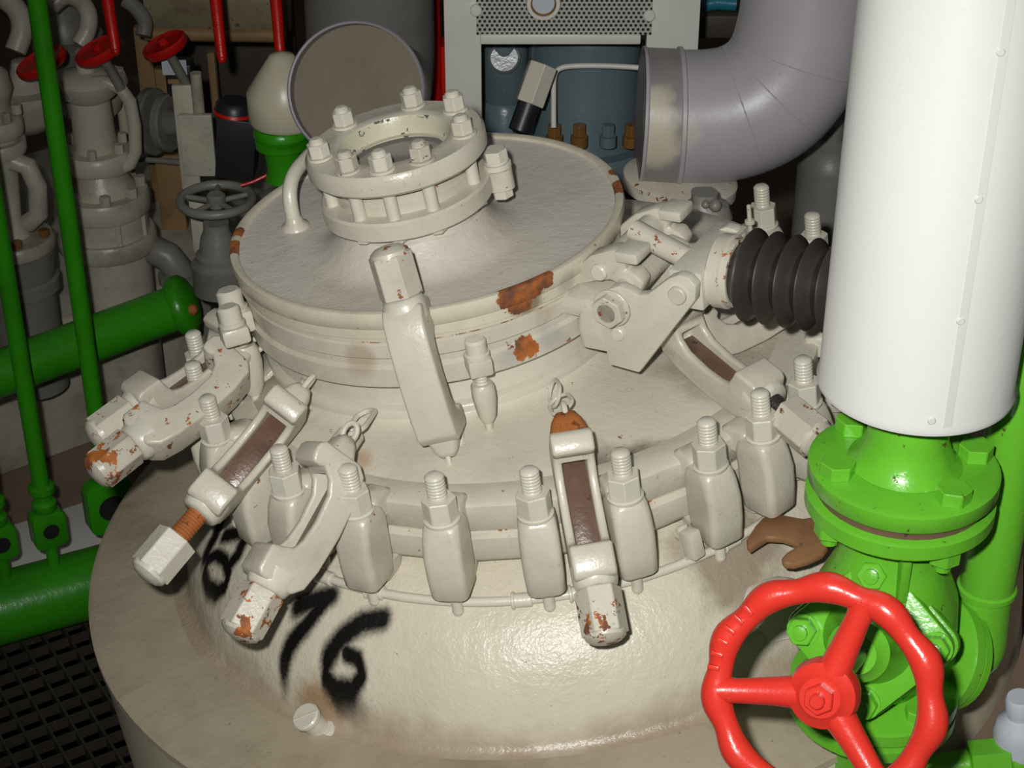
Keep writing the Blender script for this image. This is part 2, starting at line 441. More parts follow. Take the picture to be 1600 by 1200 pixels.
# cladding sheet round the shoulder: separate sheets with an overlapping seam
seam = L(255, 1060, Z_LIP); A1 = math.atan2(seam.y, seam.x)
for i, (a0, a1, dz) in enumerate([(A1 + 0.003, A1 + 1.9, 0.004), (A1 + 1.904, A1 + 3.6, 0.002), (A1 + 3.604, A1 + 2 * PI - 0.002, 0.0)]):
    z = Z_LIP + dz
    B().lathe([(0.512, z - 0.012), (0.515, z + 0.0005), (0.545, z + 0.001), (R_LIP - 0.008, z), (R_LIP, z - 0.004), (R_LIP + 0.001, z - 0.012), (R_LIP - 0.006, z - 0.014)],
              None, 56, a0, a1).obj('cover_sheet', 'shelf', vessel)
B().lathe([(0.634, Z_LIP - 0.01), (0.634, -0.72), (0.636, -0.723), (0.636, -0.745), (0.634, -0.748), (0.632, -1.12), (0.5, -1.13)], None, 96).obj('shell', 'cream_smooth', vessel)
B().lathe([(0.505, Z_LIP - 0.009), (R_LIP - 0.004, Z_LIP - 0.009), (R_LIP - 0.004, Z_LIP - 0.016)], None, 96).obj('sheet_frame', 'darksteel', vessel)
# two flanges
fw = lambda a, r, z: 0.0012 * math.sin(23 * a + 9 * z) if r > 0.37 else 0
B().lathe([(0.34, -0.108), (0.384, -0.108), (0.389, -0.112), (0.389, -0.138), (0.384, -0.146), (0.37, -0.152), (0.355, -0.156)], None, 120, wob=fw).obj('lower_flange', 'cream', vessel)
B().lathe([(0.33, -0.068), (0.352, -0.064), (0.383, -0.064), (0.388, -0.068), (0.388, -0.099), (0.384, -0.1035), (0.34, -0.104)], None, 120, wob=fw).obj('upper_flange', 'cream', vessel)
g = B().lathe([(0.35, -0.1035), (0.3815, -0.1035), (0.3815, -0.1085), (0.35, -0.1085)], None, 96).obj('gasket', 'cream_chip', vessel)
# dome: runs from the flange to the off-centre neck
rings = []
NZ = -0.047; RN = 0.234
dm = B(); seg = 96
for t, zz in [(0, -0.076), (0.05, -0.071), (0.2, -0.064), (0.4, -0.058), (0.6, -0.054), (0.75, -0.0515), (0.86, -0.049), (0.94, -0.0455), (0.985, -0.041), (1.0, -0.037)]:
    cx, cy = LCX * t, LCY * t; r = 0.366 * (1 - t) + 0.233 * t
    rings.append([dm.bm.verts.new((cx + r * math.cos(2 * PI * k / seg), cy + r * math.sin(2 * PI * k / seg), zz)) for k in range(seg)])
for a, b in zip(rings, rings[1:]):
    for k in range(seg): dm.bm.faces.new((a[k], a[(k + 1) % seg], b[(k + 1) % seg], b[k]))
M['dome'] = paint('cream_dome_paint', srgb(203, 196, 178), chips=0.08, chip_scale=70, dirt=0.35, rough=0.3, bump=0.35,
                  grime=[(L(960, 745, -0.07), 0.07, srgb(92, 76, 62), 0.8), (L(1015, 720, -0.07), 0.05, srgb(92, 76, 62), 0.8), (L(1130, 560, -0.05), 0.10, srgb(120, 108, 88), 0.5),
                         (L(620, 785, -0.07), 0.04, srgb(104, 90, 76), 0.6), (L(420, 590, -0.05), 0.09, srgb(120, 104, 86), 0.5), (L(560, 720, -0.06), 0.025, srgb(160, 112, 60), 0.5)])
dm.obj('dome', 'dome', vessel)
# neck, collar, neck flange (lid seat)
mN = T(LCX, LCY, 0)
B().lathe([(0.228, -0.06), (0.234, -0.045), (0.234, -0.031), (0.2315, -0.028), (0.224, -0.026)], mN, 96).obj('neck_collar', 'cream', vessel)
B().lathe([(0.224, -0.04), (0.223, 0.012)], mN, 96).obj('neck', 'cream_clean', vessel)
nf_sp = [(L(826, 548, 0.03) , 0.02), (L(846, 560, 0.02), 0.018)]
M['neckflange'] = paint('cream_neck_flange', CREAM, chips=0.12, dirt=0.3, spots=nf_sp,
                        grime=[(L(812, 560, 0.03), 0.03, srgb(160, 158, 160), 0.6), (L(868, 530, 0.03), 0.03, srgb(158, 156, 156), 0.6), (L(880, 500, 0.06), 0.035, srgb(150, 122, 92), 0.6), (L(560, 560, 0.05), 0.03, srgb(150, 128, 100), 0.5)])
B().lathe([(0.222, 0.008), (0.2415, 0.010), (0.2445, 0.013), (0.2445, 0.036), (0.2395, 0.040), (0.2395, 0.048), (0.2425, 0.051), (0.2425, 0.068), (0.238, 0.0715), (0.2, 0.072)], mN, 120).obj('neck_flange', 'neckflange', vessel)

B().lathe([(0.21, 0.0705), (0.2408, 0.0708), (0.2408, 0.0738), (0.21, 0.0738)], mN, 96).obj('lid_gasket', 'cream_rusty', vessel)
# nozzle pad under the spanner, and the capped plug on the shoulder
pp = L(1265, 850, -0.29)
B().loft([(-0.08, 0, 0, 0.15, 0.12, .35), (-0.01, 0, 0, 0.14, 0.11, .35), (0.0, 0, 0, 0.12, 0.09, .4)], T(pp)).obj('nozzle_pad', 'cream', vessel)
pp = Lhead(1200, 925)
B().loft([(-0.05, 0, 0, 0.11, 0.06, .9), (0.0, 0, 0, 0.08, 0.04, .9), (0.012, 0, 0, 0.045, 0.02, .9)], T(pp) @ RZ(0.2)).obj('weld_lump', 'cream', vessel)
pq = L(502, 1140, Z_LIP)
plug = thing('drain_plug', 'small cream slotted plug standing on the vessel shoulder', 'plug', VM @ T(pq) @ RY(-0.35) @ RX(0.3))
B().cyl((0, 0, -0.002), (0, 0, 0.006), 0.022, 0.019, 20, 0.001).obj('boss', 'cream', plug)
B().cyl((0, 0, 0.005), (0, 0, 0.03), 0.0135, None, 20, 0.001).obj('body', 'cream_clean', plug)
hd = B().cyl((0, 0, 0.029), (0, 0, 0.038), 0.0175, None, 24, 0.002).obj('cap', 'cream_clean', plug)
cut(hd, B().box((0, 0, 0.038), (0.04, 0.0035, 0.006)))

# ------------------------------------------------------------------ lid
lid = thing('manhole_lid', 'round cream steel lid with rust-flaked rim on top of the vessel', 'lid', VM @ T(LCX, LCY, 0.072))
def ll(px, py, z): 
    p = L(px, py, z); return Vector((p.x - LCX, p.y - LCY, p.z - 0.072))
sp = [(ll(830, 447, .112), .030), (ll(800, 462, .11), .022), (ll(852, 435, .112), .016), (ll(366, 388, .112), .024), (ll(372, 362, .114), .014), (ll(973, 290, .114), .024), (ll(962, 268, .114), .012),
      (ll(487, 470, .108), .010), (ll(527, 479, .108), .010), (ll(800, 188, .115), .012), (ll(760, 186, .115), .012), (ll(890, 212, .115), .010), (ll(820, 478, .09), .02), (ll(905, 222, .114), .008)]
M['rim'] = paint('cream_rim_rusted', srgb(203, 195, 174), chips=0.10, dirt=0.35, spots=sp, rough=0.35,
                 grime=[(ll(832, 478, .088), .030, srgb(118, 98, 74), .85), (ll(880, 440, .09), .022, srgb(150, 146, 144), .6)])
# the rim bead
B().lathe([(0.2375, 0.0365), (0.2395, 0.041), (0.2445, 0.043), (0.2490, 0.0415), (0.2505, 0.036), (0.2490, 0.022), (0.2465, 0.0195), (0.2465, 0.0075), (0.2425, 0.005), (0.2425, 0.001), (0.2, 0.0)], None, 120).obj('rim', 'rim', lid)
SGC = L(652, 374, 0.109); sx, sy = SGC.x - LCX, SGC.y - LCY
lp_ = B(); rows = []                            # plate pressed up into a low cone under the sight glass
def pz(d_): return 0.0365 + 0.036 * max(0.0, 1 - max(0.0, d_ - 0.084) / 0.052) ** 2.2
for j_ in range(23):
    row = []
    for k_ in range(96):
        a_ = 2 * PI * k_ / 96; ca, sa_ = math.cos(a_), math.sin(a_)
        b_ = sx * ca + sy * sa_; far = -b_ + math.sqrt(b_ * b_ - (sx * sx + sy * sy - 0.2385 ** 2))
        d_ = 0.06 + (far - 0.06) * (j_ / 22) ** 1.3
        row.append(lp_.bm.verts.new((sx + d_ * ca, sy + d_ * sa_, pz(d_) + (0.001 if j_ == 22 else 0))))
    rows.append(row)
for r0_, r1_ in zip(rows, rows[1:]):
    for k_ in range(96): lp_.bm.faces.new((r0_[k_], r0_[(k_ + 1) % 96], r1_[(k_ + 1) % 96], r1_[k_]))
lp_.bm.faces.new(rows[0])
lp_.obj('lid_plate', 'lidtop', lid)
# lifting handle
h0 = ll(462, 355, .1085); h1 = h0 + Vector((0.045, 0.135, 0))
hp = []
for i in range(25):
    t = i / 24; a = PI * t
    e = 0.62
    u = (1 - math.copysign(abs(math.cos(a)) ** e, math.cos(a))) / 2; v = abs(math.sin(a)) ** e
    hp.append(h0 + (h1 - h0) * u + Vector((-0.004 * math.sin(a), 0, 0.062 * v)))
hd = B().tube(hp, 0.0095, 14).obj('handle', 'cream_clean', lid)
for h in (h0, h1):
    B().lathe([(0.019, -0.002), (0.0175, 0.004), (0.012, 0.008), (0.0095, 0.016)], T(h), 18).obj('weld', 'cream', hd)

# ------------------------------------------------------------------ sight glass
sg = thing('sight_glass', 'round flanged sight glass with eight hex nuts bolted on the lid', 'sight glass', VM @ T(SGC.x, SGC.y, 0.1085) @ T(0, 0, 0.009) @ RY(-0.05) @ Matrix.Scale(0.97, 4))
B().lathe([(0.087, 0.008), (0.086, 0.034), (0.085, 0.044), (0.06, 0.044)], None, 72).obj('pedestal', 'lidtop', sg)
B().lathe([(0.06, 0.043), (0.104, 0.043), (0.108, 0.046), (0.108, 0.066), (0.105, 0.069), (0.06, 0.069)], None, 64).obj('lower_flange', 'cream', sg)
B().lathe([(0.06, 0.066), (0.086, 0.068), (0.086, 0.080), (0.083, 0.082), (0.083, 0.090), (0.080, 0.092), (0.080, 0.108), (0.06, 0.108)], None, 56).obj('glass_seat', 'cream', sg)
B().lathe([(0.072, 0.105), (0.109, 0.105), (0.113, 0.109), (0.113, 0.127), (0.109, 0.1325), (0.085, 0.132), (0.078, 0.1335), (0.071, 0.131)], None, 64).obj('upper_flange', 'cream', sg)
B().lathe([(0.0712, 0.131), (0.068, 0.124), (0.066, 0.100), (0.060, 0.098)], None, 56).obj('bore', 'seat', sg)
B().lathe([(0, 0.098), (0.0645, 0.098), (0.0645, 0.104), (0, 0.104)], None, 48).obj('glass', 'glass', sg)
B().lathe([(0.0643, 0.098), (0.0643, 0.066), (0.0, 0.066)], None, 40).obj('inner_tube', 'lidtop', sg)
tops = [(507, 200), (520, 240), (590, 250), (680, 227), (730, 175), (715, 137), (645, 132), (562, 160)]
for i, (px, py) in enumerate(tops):
    p = L(px, py, 0.1085 + 0.170); a = math.atan2(p.y - SGC.y, p.x - SGC.x)
    q = Vector((0.093 * math.cos(a), 0.093 * math.sin(a), 0)); z = Vector((0, 0, 1))
    st = B().cyl(q + z * 0.045, q + z * 0.158, 0.0082, None, 16, 0.0012).obj('stud', 'cream_clean', sg)
    nu = B().cyl(q + z * 0.1325, q + z * 0.136, 0.0165, None, 20, 0.0008)
    nu.hexa(q + z * 0.136, q + z * 0.153, 0.0143, rot=random.random(), bev=0.002)
    nu.lathe([(0.0095, 0.151), (0.0092, 0.157), (0.006, 0.1595), (0, 0.160)], T(q), 16)
    nu.obj('nut', 'cream_chip' if i in (1, 4, 3) else 'cream_clean', sg)
    B().hexa(q + z * 0.038, q + z * 0.044, 0.0115, rot=random.random()).obj('nut', 'cream', sg)
# swing bolt lug of the lower flange
p = L(752, 300, 0.1085 + 0.05) - Vector((SGC.x, SGC.y, 0.1085)); p = Vector((p.x, p.y, 0)); dr = p.normalized(); q = dr * 0.118; z = Vector((0, 0, 1))
lg = B().loft([(0.040, 0, 0, 0.034, 0.036, .7), (0.066, 0, 0, 0.034, 0.036, .7)], T(q) @ RZ(math.atan2(dr.y, dr.x))).obj('lug', 'cream', sg)
B().cyl(q + z * 0.066, q + z * 0.073, 0.018, None, 20, .001).cyl(q + z * .073, q + z * .077, .016, None, 20, .001).hexa(q + z * 0.076, q + z * 0.091, 0.0165, rot=.3, bev=.002).obj('lug_bolt', 'cream_clean', sg)
B().hexa(q + z * 0.026, q + z * 0.040, 0.0140, rot=.2).obj('nut', 'cream_clean', sg)
# ================================================================== FLANGE CLAMPS ROUND THE BIG FLANGE
def zrot(a): return RZ(a)
def make_chock(lab):
    """origin on the stud axis at the level of the stud top; +x points outward"""
    t = thing('flange_clamp', lab, 'clamp', VM, 'clamps round the big flange')
    b = B()
    b.loft([(-0.158, 0.003, 0, 0.050, 0.044, .45), (-0.154, 0.003, 0, 0.057, 0.049, .4), (-0.128, 0.002, 0, 0.062, 0.0515, .4), (-0.100, 0.001, 0, 0.063, 0.0515, .38),
            (-0.080, -0.003, 0, 0.060, 0.0505, .42), (-0.068, -0.004, 0, 0.053, 0.048, .5), (-0.060, -0.004, 0, 0.044, 0.043, .8)])
    b.obj('body', 'cream', t, ang=60)
    j = B().loft([(-0.083, -0.034, 0, 0.05, 0.042, .4), (-0.060, -0.036, 0, 0.046, 0.040, .4), (-0.055, -0.034, 0, 0.036, 0.034, .6)])
    j.obj('upper_jaw', 'cream', t, ang=60)
    j = B().loft([(-0.166, -0.030, 0, 0.045, 0.034, .5), (-0.150, -0.030, 0, 0.05, 0.042, .4), (-0.144, -0.030, 0, 0.05, 0.042, .4)])
    j.obj('lower_jaw', 'cream', t, ang=60)
    B().loft([(-0.162, 0.003, 0, 0.040, 0.035, .5), (-0.154, 0.003, 0, 0.042, 0.038, .5)]).obj('foot_plate', 'cream', t)
    B().tube([(0.002, 0, -0.15), (0.004, 0, -0.168), (0.004, 0, -0.186)], 0.0075, 12).ball((0.004, 0, -0.187), 0.0078, 12).obj('pin', 'cream_clean', t)
    B().thread((0, 0, -0.06), (0, 0, 0), 0.0125, 0.0042, 20).obj('stud', 'cream_clean', t)
    n = B().lathe([(0.0, -0.0625), (0.023, -0.0625), (0.0235, -0.059), (0.021, -0.0575), (0, -0.0575)], None, 24).hexa((0, 0, -0.058), (0, 0, -0.031), 0.0225, rot=0.25, bev=0.0025)
    n.obj('nut', 'cream_clean', t)
    for o in t.children: o.data.transform(Matrix.Diagonal((.86, .89, 1, 1)))
    return t
stud_px = [('on the lower left between the two loose clamps', 434, 699), ('partly covered by the rusty-channelled loose clamp', 539, 732), ('below the upright clamp in front', 677, 742),
           ('immediately left of the rust-topped loose clamp', 826, 734), ('immediately right of the rust-topped loose clamp', 968, 703), ('above the flat hanging strap on the right', 1104, 656),
           ('on the right beside the greasy loose clamp', 1185, 610), ('partly behind the white pipe at the right', 1254, 559)]
lefts = [('at the left, rising between two loose clamps', 321, 620), ('at the far left behind the smooth loose clamp', 299, 567), ('farthest left, beside the channel of the rear loose clamp', 300, 519)]
proto = None; CH = []
def put_chock(where, px, py, r=R_STUD, ang=None):
    global proto
    if ang is None:
        p = L(px, py, 0.0); ang = math.atan2(p.y, p.x)
    m = VM @ T(r * math.cos(ang), r * math.sin(ang), 0) @ RZ(ang)
    lab = 'cream flange clamp with threaded stud ' + where
    if proto is None:
        proto = make_chock(lab); proto.matrix_world = m; o = proto
    else: o = dup(proto, m, lab)
    CH.append((o, ang)); return o
for w, x, y in stud_px: put_chock(w, x, y)
for w, x, y in lefts: put_chock(w, x, y)
p = L(374, 664, 0); hc = put_chock('mostly hidden under the loose clamp with bare rusty thread', 374, 664)
for ch in list(hc.children):
    if ch.name.split('.')[0] in ('stud', 'nut'): bpy.data.objects.remove(ch)
hc['label'] = 'cream flange clamp body mostly hidden under the loose clamp with bare rusty thread'
put_chock('behind the bellows, nearest the grey elbow', 1142, 309, 0.40)
put_chock('behind the bellows, close to the white pipe', 1227, 344, 0.41)
put_chock('hidden under the bellows at the right', 0, 0, ang=-0.27)

# clamp retaining rod with its eyes
rodring = thing('clamp_retaining_ring', 'thin cream rod ring threaded below the flange clamps', 'ring', VM @ T(0, 0, -0.18))
def arc(r, a0, a1, n, z=0): return [(r * math.cos(a0 + (a1 - a0) * i / n), r * math.sin(a0 + (a1 - a0) * i / n), z) for i in range(n + 1)]
aE = math.atan2(L(1200, 812, -.18).y, L(1200, 812, -.18).x); aS = math.atan2(L(495, 893, -.18).y, L(495, 893, -.18).x)
B().tube(arc(0.4165, -PI + 0.55, aE, 70), 0.0058, 10).obj('rod', 'cream_clean', rodring)
for px, py in ((817, 936), (1140, 846), (905, 922), (590, 922), (512, 900)):
    p = L(px, py, -.18); a = math.atan2(p.y, p.x); c = Vector((.4165 * math.cos(a), .4165 * math.sin(a), 0)); d = Vector((-math.sin(a), math.cos(a), 0))
    B().cyl(c - d * .011, c + d * .011, .0085, None, 14, .001).cyl(c - d * .013, c - d * .009, .0105, None, 14, .001).obj('sleeve', 'cream_clean', rodring)
# strap and hooks hanging on the ring
def strap(px0, py0, px1, py1, z0, z1, w, label):
    a, b = L(px0, py0, z0), L(px1, py1, z1)
    o = thing('hanging_strap', label, 'strap', VM @ along(a, b - a, (0, 0, 1)))
    h = (b - a).length
    B().box((0, 0, h / 2), (w, 0.006, h), None, 0.0015).obj('strap_plate', 'cream_clean', o)
    B().hexa((0, -0.008, 0.012), (0, 0.006, 0.012), 0.008).obj('bolt', 'cream_clean', o)
    B().box((0.0, 0.012, 0.02), (0.018, 0.02, 0.035), None, 0.003).obj('bracket', 'cream', o)
strap(1064, 822, 1081, 888, -0.135, -0.19, 0.014, 'narrow flat strap hanging over the thin rod right of the front clamps')
strap(498, 800, 512, 905, -0.12, -0.19, 0.012, 'narrow upright strap at the left end of the thin rod')

# ================================================================== SWING CLAMPS OF THE LID
def clamp_profile(deep):
    inner = 0.008 if deep else 0.024
    return [(0.066, -0.100), (0.005, -0.100), (-0.010, -0.088), (-0.018, -0.050), (-0.021, 0.0), (-0.018, 0.055), (-0.012, 0.085), (0.002, 0.100), (0.056, 0.100), (0.062, 0.092), (0.062, 0.056),
            (0.048, 0.052), (inner + 0.006, 0.045), (inner, 0.030), (inner - 0.003, 0.0), (inner, -0.040), (inner + 0.010, -0.058), (0.050, -0.070), (0.056, -0.066), (0.070, -0.066), (0.074, -0.078), (0.074, -0.092)]
def make_clamp(lab):
    """a C-shaped screw clamp: z runs from the ring end to the screw end, the mouth opens toward +y"""
    t = thing('swing_clamp', lab, 'clamp', None, 'screw clamps of the lid')
    m = Matrix(((0, 0, 1, -0.0285), (1, 0, 0, 0), (0, 1, 0, 0), (0, 0, 0, 1)))       # profile (y,z) extruded along x
    b = B().prism(clamp_profile(False), 0.057, m, 0.0, 2)
    o = b.obj('body', 'cream', t)
    cut(o, B().box((0, 0.0225, -0.012), (0.033, 0.033, 0.140)))
    bm = bmesh.new(); bm.from_mesh(o.data)
    es = [e for e in bm.edges if len(e.link_faces) == 2 and e.calc_face_angle(0) > math.radians(38)]
    bmesh.ops.bevel(bm, geom=es, offset=0.0045, segments=3, profile=0.5, affect='EDGES', clamp_overlap=True)
    bm.to_mesh(o.data); bm.free(); o.data.shade_smooth(); o.data.set_sharp_from_angle(angle=math.radians(60))
    B().box((0, 0.0085, -0.012), (0.0325, 0.006, 0.128), None, 0.002).obj('channel', 'bore', t)
    # screw end: boss, collar, hex cap
    B().loft([(0.078, 0, 0.026, 0.060, 0.062, .7), (0.098, 0, 0.026, 0.060, 0.062, .9), (0.106, 0, 0.026, 0.056, 0.058, 1), (0.109, 0, 0.026, 0.050, 0.052, 1)]).obj('screw_boss', 'cream_clean', t, ang=60)
    B().thread((0, 0.028, 0.055), (0, 0.028, 0.135), 0.0155, 0.0045, 20, False).obj('screw', 'rust', t)
    c = B().hexa((0, 0.028, 0.110), (0, 0.028, 0.170), 0.0315, dome=0.013, rot=0.46, bev=0.002)
    c.obj('hex_cap', 'cream_chip', t)
    # ring end: tongue with an eye
    B().loft([(-0.128, 0, 0.03, 0.022, 0.018, .7), (-0.118, 0, 0.03, 0.034, 0.030, .6), (-0.100, 0, 0.03, 0.044, 0.042, .5), (-0.094, 0, 0.03, 0.046, 0.046, .5)]).obj('tongue', 'cream_chip', t, ang=60)
    B().tube([(0, 0.03 + 0.010 * math.cos(a), -0.136 + 0.014 * math.sin(a)) for a in [2 * PI * i / 16 for i in range(16)]], 0.0042, 8, True).obj('eye', 'cream_clean', t)
    for o in t.children: o.data.transform(Matrix.Scale(CS, 4))
    return t
CS = 0.83
cproto = make_clamp('upright cream screw clamp gripping the lid rim with its hex cap up')
def clamp_at(A, Bp, opn, lab=None, slide=0.0, swap=None, extend=0.0):
    """A: ring end, Bp: tip of the hex cap (vessel coordinates); the clamp keeps its size"""
    z = (Bp - A).normalized(); o = Vector(opn); y = (o - z * o.dot(z)).normalized(); x = y.cross(z)
    mid = (A + Bp) / 2 - z * 0.025 * CS - y * 0.024 * CS + z * slide
    m = VM @ mat_from(mid, x, y, z)
    if lab is None: cproto.matrix_world = m; t = cproto
    else: t = dup(cproto, m, lab, None, swap)
    if extend:
        for ch in t.children:
            if ch.name.startswith('hex_cap'): ch.matrix_basis = T(0, 0, extend)
            if ch.name.startswith('screw.') or ch.name == 'screw': ch.matrix_basis = T(0, 0, extend * 0.6)
    return t
def out(px, py, z):                 # outward from the neck axis
    p = L(px, py, z); return Vector((p.x - LCX, p.y - LCY, 0)).normalized()
# 1 engaged clamp in front of the lid
cA = L(693, 700, -0.045); 
e = out(640, 500, 0.1)
base = Vector((LCX, LCY, 0)) + Vector((math.cos(math.atan2(e.y, e.x)), math.sin(math.atan2(e.y, e.x)), 0)) * 0.272
clamp_at(L(700, 712, -0.05), L(606, 392, 0.19), -e)
# loose clamps resting on the dome, hanging from chains
c2_ = clamp_at(L(884, 655, 0.005), L(948, 1004, -0.155), (0.05, -0.3, 1), 'loose screw clamp with rusty tongue, mouth up, lying across the front flange', swap={'tongue': 'rust', 'hex_cap': 'cream_rusty'})
clamp_at(L(556, 672, 0.01), L(366, 1012, -0.125), (-0.68, -0.26, 0.66), 'loose screw clamp with brown channel lying over the sprayed number', swap={'hex_cap': 'cream_rusty'})
clamp_at(L(482, 600, 0.01), L(252, 872, -0.09), (0.4, -0.45, 0.8), 'loose screw clamp with bare rusty thread between body and cap', extend=0.035, swap={'hex_cap': 'cream_clean'})
clamp_at(L(398, 548, 0.0), L(150, 744, -0.05), (-0.5, 0.8, 0.55), 'smooth-backed loose screw clamp at the left edge with rust-flaked cap', swap={'hex_cap': 'cream_rusty', 'body': 'cream_chip'})
clamp_at(L(385, 515, 0.0), L(160, 680, -0.04), (0.1, 0.1, 1), 'rearmost loose screw clamp at the left with its channel facing up', swap={'hex_cap': 'cream_chip'})
clamp_at(L(1010, 470, 0.02), L(1288, 700, -0.06), (0.25, -0.35, 0.9), 'loose screw clamp with greasy thread under the hinge plate', extend=0.02, swap={'screw': 'thread_dark', 'hex_cap': 'cream_chip'})
clamp_at(L(1080, 535, -0.03), L(1290, 420, -0.02), (0.3, 0.5, 0.9), 'loose screw clamp mostly hidden under the bellows')

for ch in c2_.children:
    if ch.name.startswith('tongue'): ch.matrix_basis = T(0, .0249, -.082) @ Matrix.Scale(1.25, 4) @ T(0, -.0249, .082)
# chains: round links from the collar to the eyes
def chain(p0, p1, n, r, wire, label, mat='cream_clean'):
    t = thing('chain', label, 'chain', VM @ T(p0)); d = (p1 - p0); ln = d.length; z = d.normalized()
    for i in range(n):
        c = d * ((i + .5) / n); hl = ln / n / 2 + wire * 1.2
        v_ = Vector((0, -.85, .53)); s = z.cross(v_).normalized()
        if i % 2 == 0 and n > 1: s = (s * .75 + z.cross(s) * .66).normalized()
        pts = []
        for k in range(20):
            a = 2 * PI * k / 20
            pts.append(c + z * (math.copysign(max(0, hl - r), math.sin(a)) + r * math.sin(a)) + s * (r * math.cos(a)))
        B().tube(pts, wire, 8, True).obj('link', mat, t)
    return t
chain(L(574, 644, -.025), L(527, 708, -.012), 2, 0.0135, 0.0032, 'two link chain from the neck collar to the clamp over the number')
chain(L(470, 598, -.03), L(470, 622, -.01), 2, 0.011, 0.0022, 'short chain holding the clamp with the bare rusty thread')
chain(L(862, 606, -.03), L(881, 640, -.02), 2, 0.014, 0.0024, 'short wire ring chain above the rust-topped clamp')
chain(L(700, 655, -.035), L(704, 700, -.055), 1, 0.014, 0.003, 'single oval ring below the upright clamp on the lid')

# ------------------------------------------------------------------ small eye bolts on the neck flange
def eyebolt(px, py, pz, label, lean=0.0, s=1.0):
    p = L(px, py, pz); e = Vector((p.x - LCX, p.y - LCY, 0)).normalized()
    m = VM @ mat_from(Vector((LCX, LCY, pz)) + e * 0.262, Vector((0, 0, 1)).cross(e) * -1 if False else e, Vector((0, 0, 1)).cross(e), Vector((0, 0, 1))) @ RX(lean)
    t = thing('eye_bolt', label, 'bolt', m)
    k = Matrix.Scale(s, 4)
    b = B().lathe([(0, .012), (.0165, .012), (.0165, .016), (.014, .017), (.014, .034), (.011, .037), (0, .037)], k, 20); b.obj('bolt_head', 'cream_clean', t)
    B().box((0, 0, 0), (.036, .032, .025), k, .004).obj('block', 'cream', t)
    B().thread((0, 0, -.012), (0, 0, -.032), .0085 * s, .0035, 16, False).obj('thread', 'cream_clean', t)
    B().loft([(-.088, 0, 0, .016, .016, 1), (-.078, 0, 0, .026, .024, .9), (-.05, 0, 0, .034, .031, .8), (-.034, 0, 0, .032, .030, .8), (-.029, 0, 0, .026, .025, .9)], k).obj('shank', 'cream', t)
    B().cyl((0, 0, -.115 * s), (0, 0, -.085 * s), .0045 * s, .006 * s, 10, .002).obj('pin', 'cream_clean', t)
    return t
eyebolt(742, 555, 0.04, 'small hanging eye bolt right of the upright clamp', 0.0, 0.9)
eb = eyebolt(372, 500, 0.045, 'double-headed eye bolt at the left of the lid', 0.12, 1.15)
B().lathe([(0, .012), (.0165, .012), (.0165, .016), (.014, .017), (.014, .034), (.011, .037), (0, .037)], T(0.01, .042, 0), 20).obj('bolt_head', 'cream_clean', eb)
B().box((0.01, .042, 0), (.034, .034, .022), None, .004).obj('block', 'cream', eb)
tp = L(452, 570, -0.01)
B().prism([(-.025, -.02), (.02, -.026), (.03, .02), (.008, .03), (-.02, .026)], .007, T(-.03, -.03, -.085) @ RY(.5), .002).obj('tab', 'cream', eb)

# ================================================================== HINGE, SCREW AND BELLOWS
aw = c2w((0.85, 0.18, -0.50)); aL = VI.to_3x3() @ aw; aL.z *= 0.4; aL.normalize()
bL = Vector((0, 0, 1)).cross(aL).normalized(); zL = aL.cross(bL)
P0 = L(945, 500, 0.055)
HM = mat_from(P0, aL, bL, zL)                     # hinge frame: x along the screw, y along the pins
HI = HM.inverted()
def H(px, py, yoff=0.0):                          # pixel on the plane y = yoff of the hinge frame
    return HI @ Lplane(px, py, P0 + bL * yoff, bL)
hinge = thing('hinge_bracket', 'pair of cream triangular hinge plates on the right of the neck', 'bracket', VM @ HM)
m_xz = Matrix(((1, 0, 0, 0), (0, 0, -1, 0), (0, 1, 0, 0), (0, 0, 0, 1)))   # prism drawn in x,z and extruded along -y
outl = [(938, 512), (940, 470), (950, 452), (967, 447), (984, 454), (996, 462), (1012, 460), (1045, 435), (1060, 430), (1075, 434), (1087, 448), (1086, 470), (998, 583), (952, 570)]
pts = [H(*p) for p in outl]; pl = [(p.x, p.z) for p in pts]
B().prism(pl, 0.014, m_xz @ T(0, 0, -0.014), .002).obj('plate', 'cream_clean', hinge)
B().prism(pl, 0.014, m_xz @ T(0, 0, -0.135), .002).obj('plate', 'cream', hinge)
def pin(px, py, r, y0, y1, nm, hexr=0, mat='cream_clean'):
    q = H(px, py); b = B().cyl((q.x, y0, q.z), (q.x, y1, q.z), r, None, 20, .0012)
    if hexr: b.hexa((q.x, y0, q.z), (q.x, y0 + .013, q.z), hexr, rot=.4, bev=.002).cyl((q.x, y0 + .012, q.z), (q.x, y0 + .016, q.z), hexr * 1.15, None, 20, .001)
    return b.obj(nm, mat, hinge)
pin(961, 476, .013, -.022, .14, 'pivot_bolt', .0205, 'cream_chip')
pin(1060, 460, .011, -.006, .15, 'pin')
pin(966, 521, .0085, -.004, .02, 'rivet')
q = H(925, 515); 
B().loft([(-.03, 0, 0, .05, .05, .5), (.0, 0, 0, .05, .06, .5), (.022, 0, 0, .04, .05, .5)], T(q.x, .03, q.z)).obj('boss', 'cream', hinge)
q = H(915, 500)
B().box((q.x - .01, .07, q.z + .01), (.075, .13, .032), None, .013).obj('arm_root', 'cream', hinge)

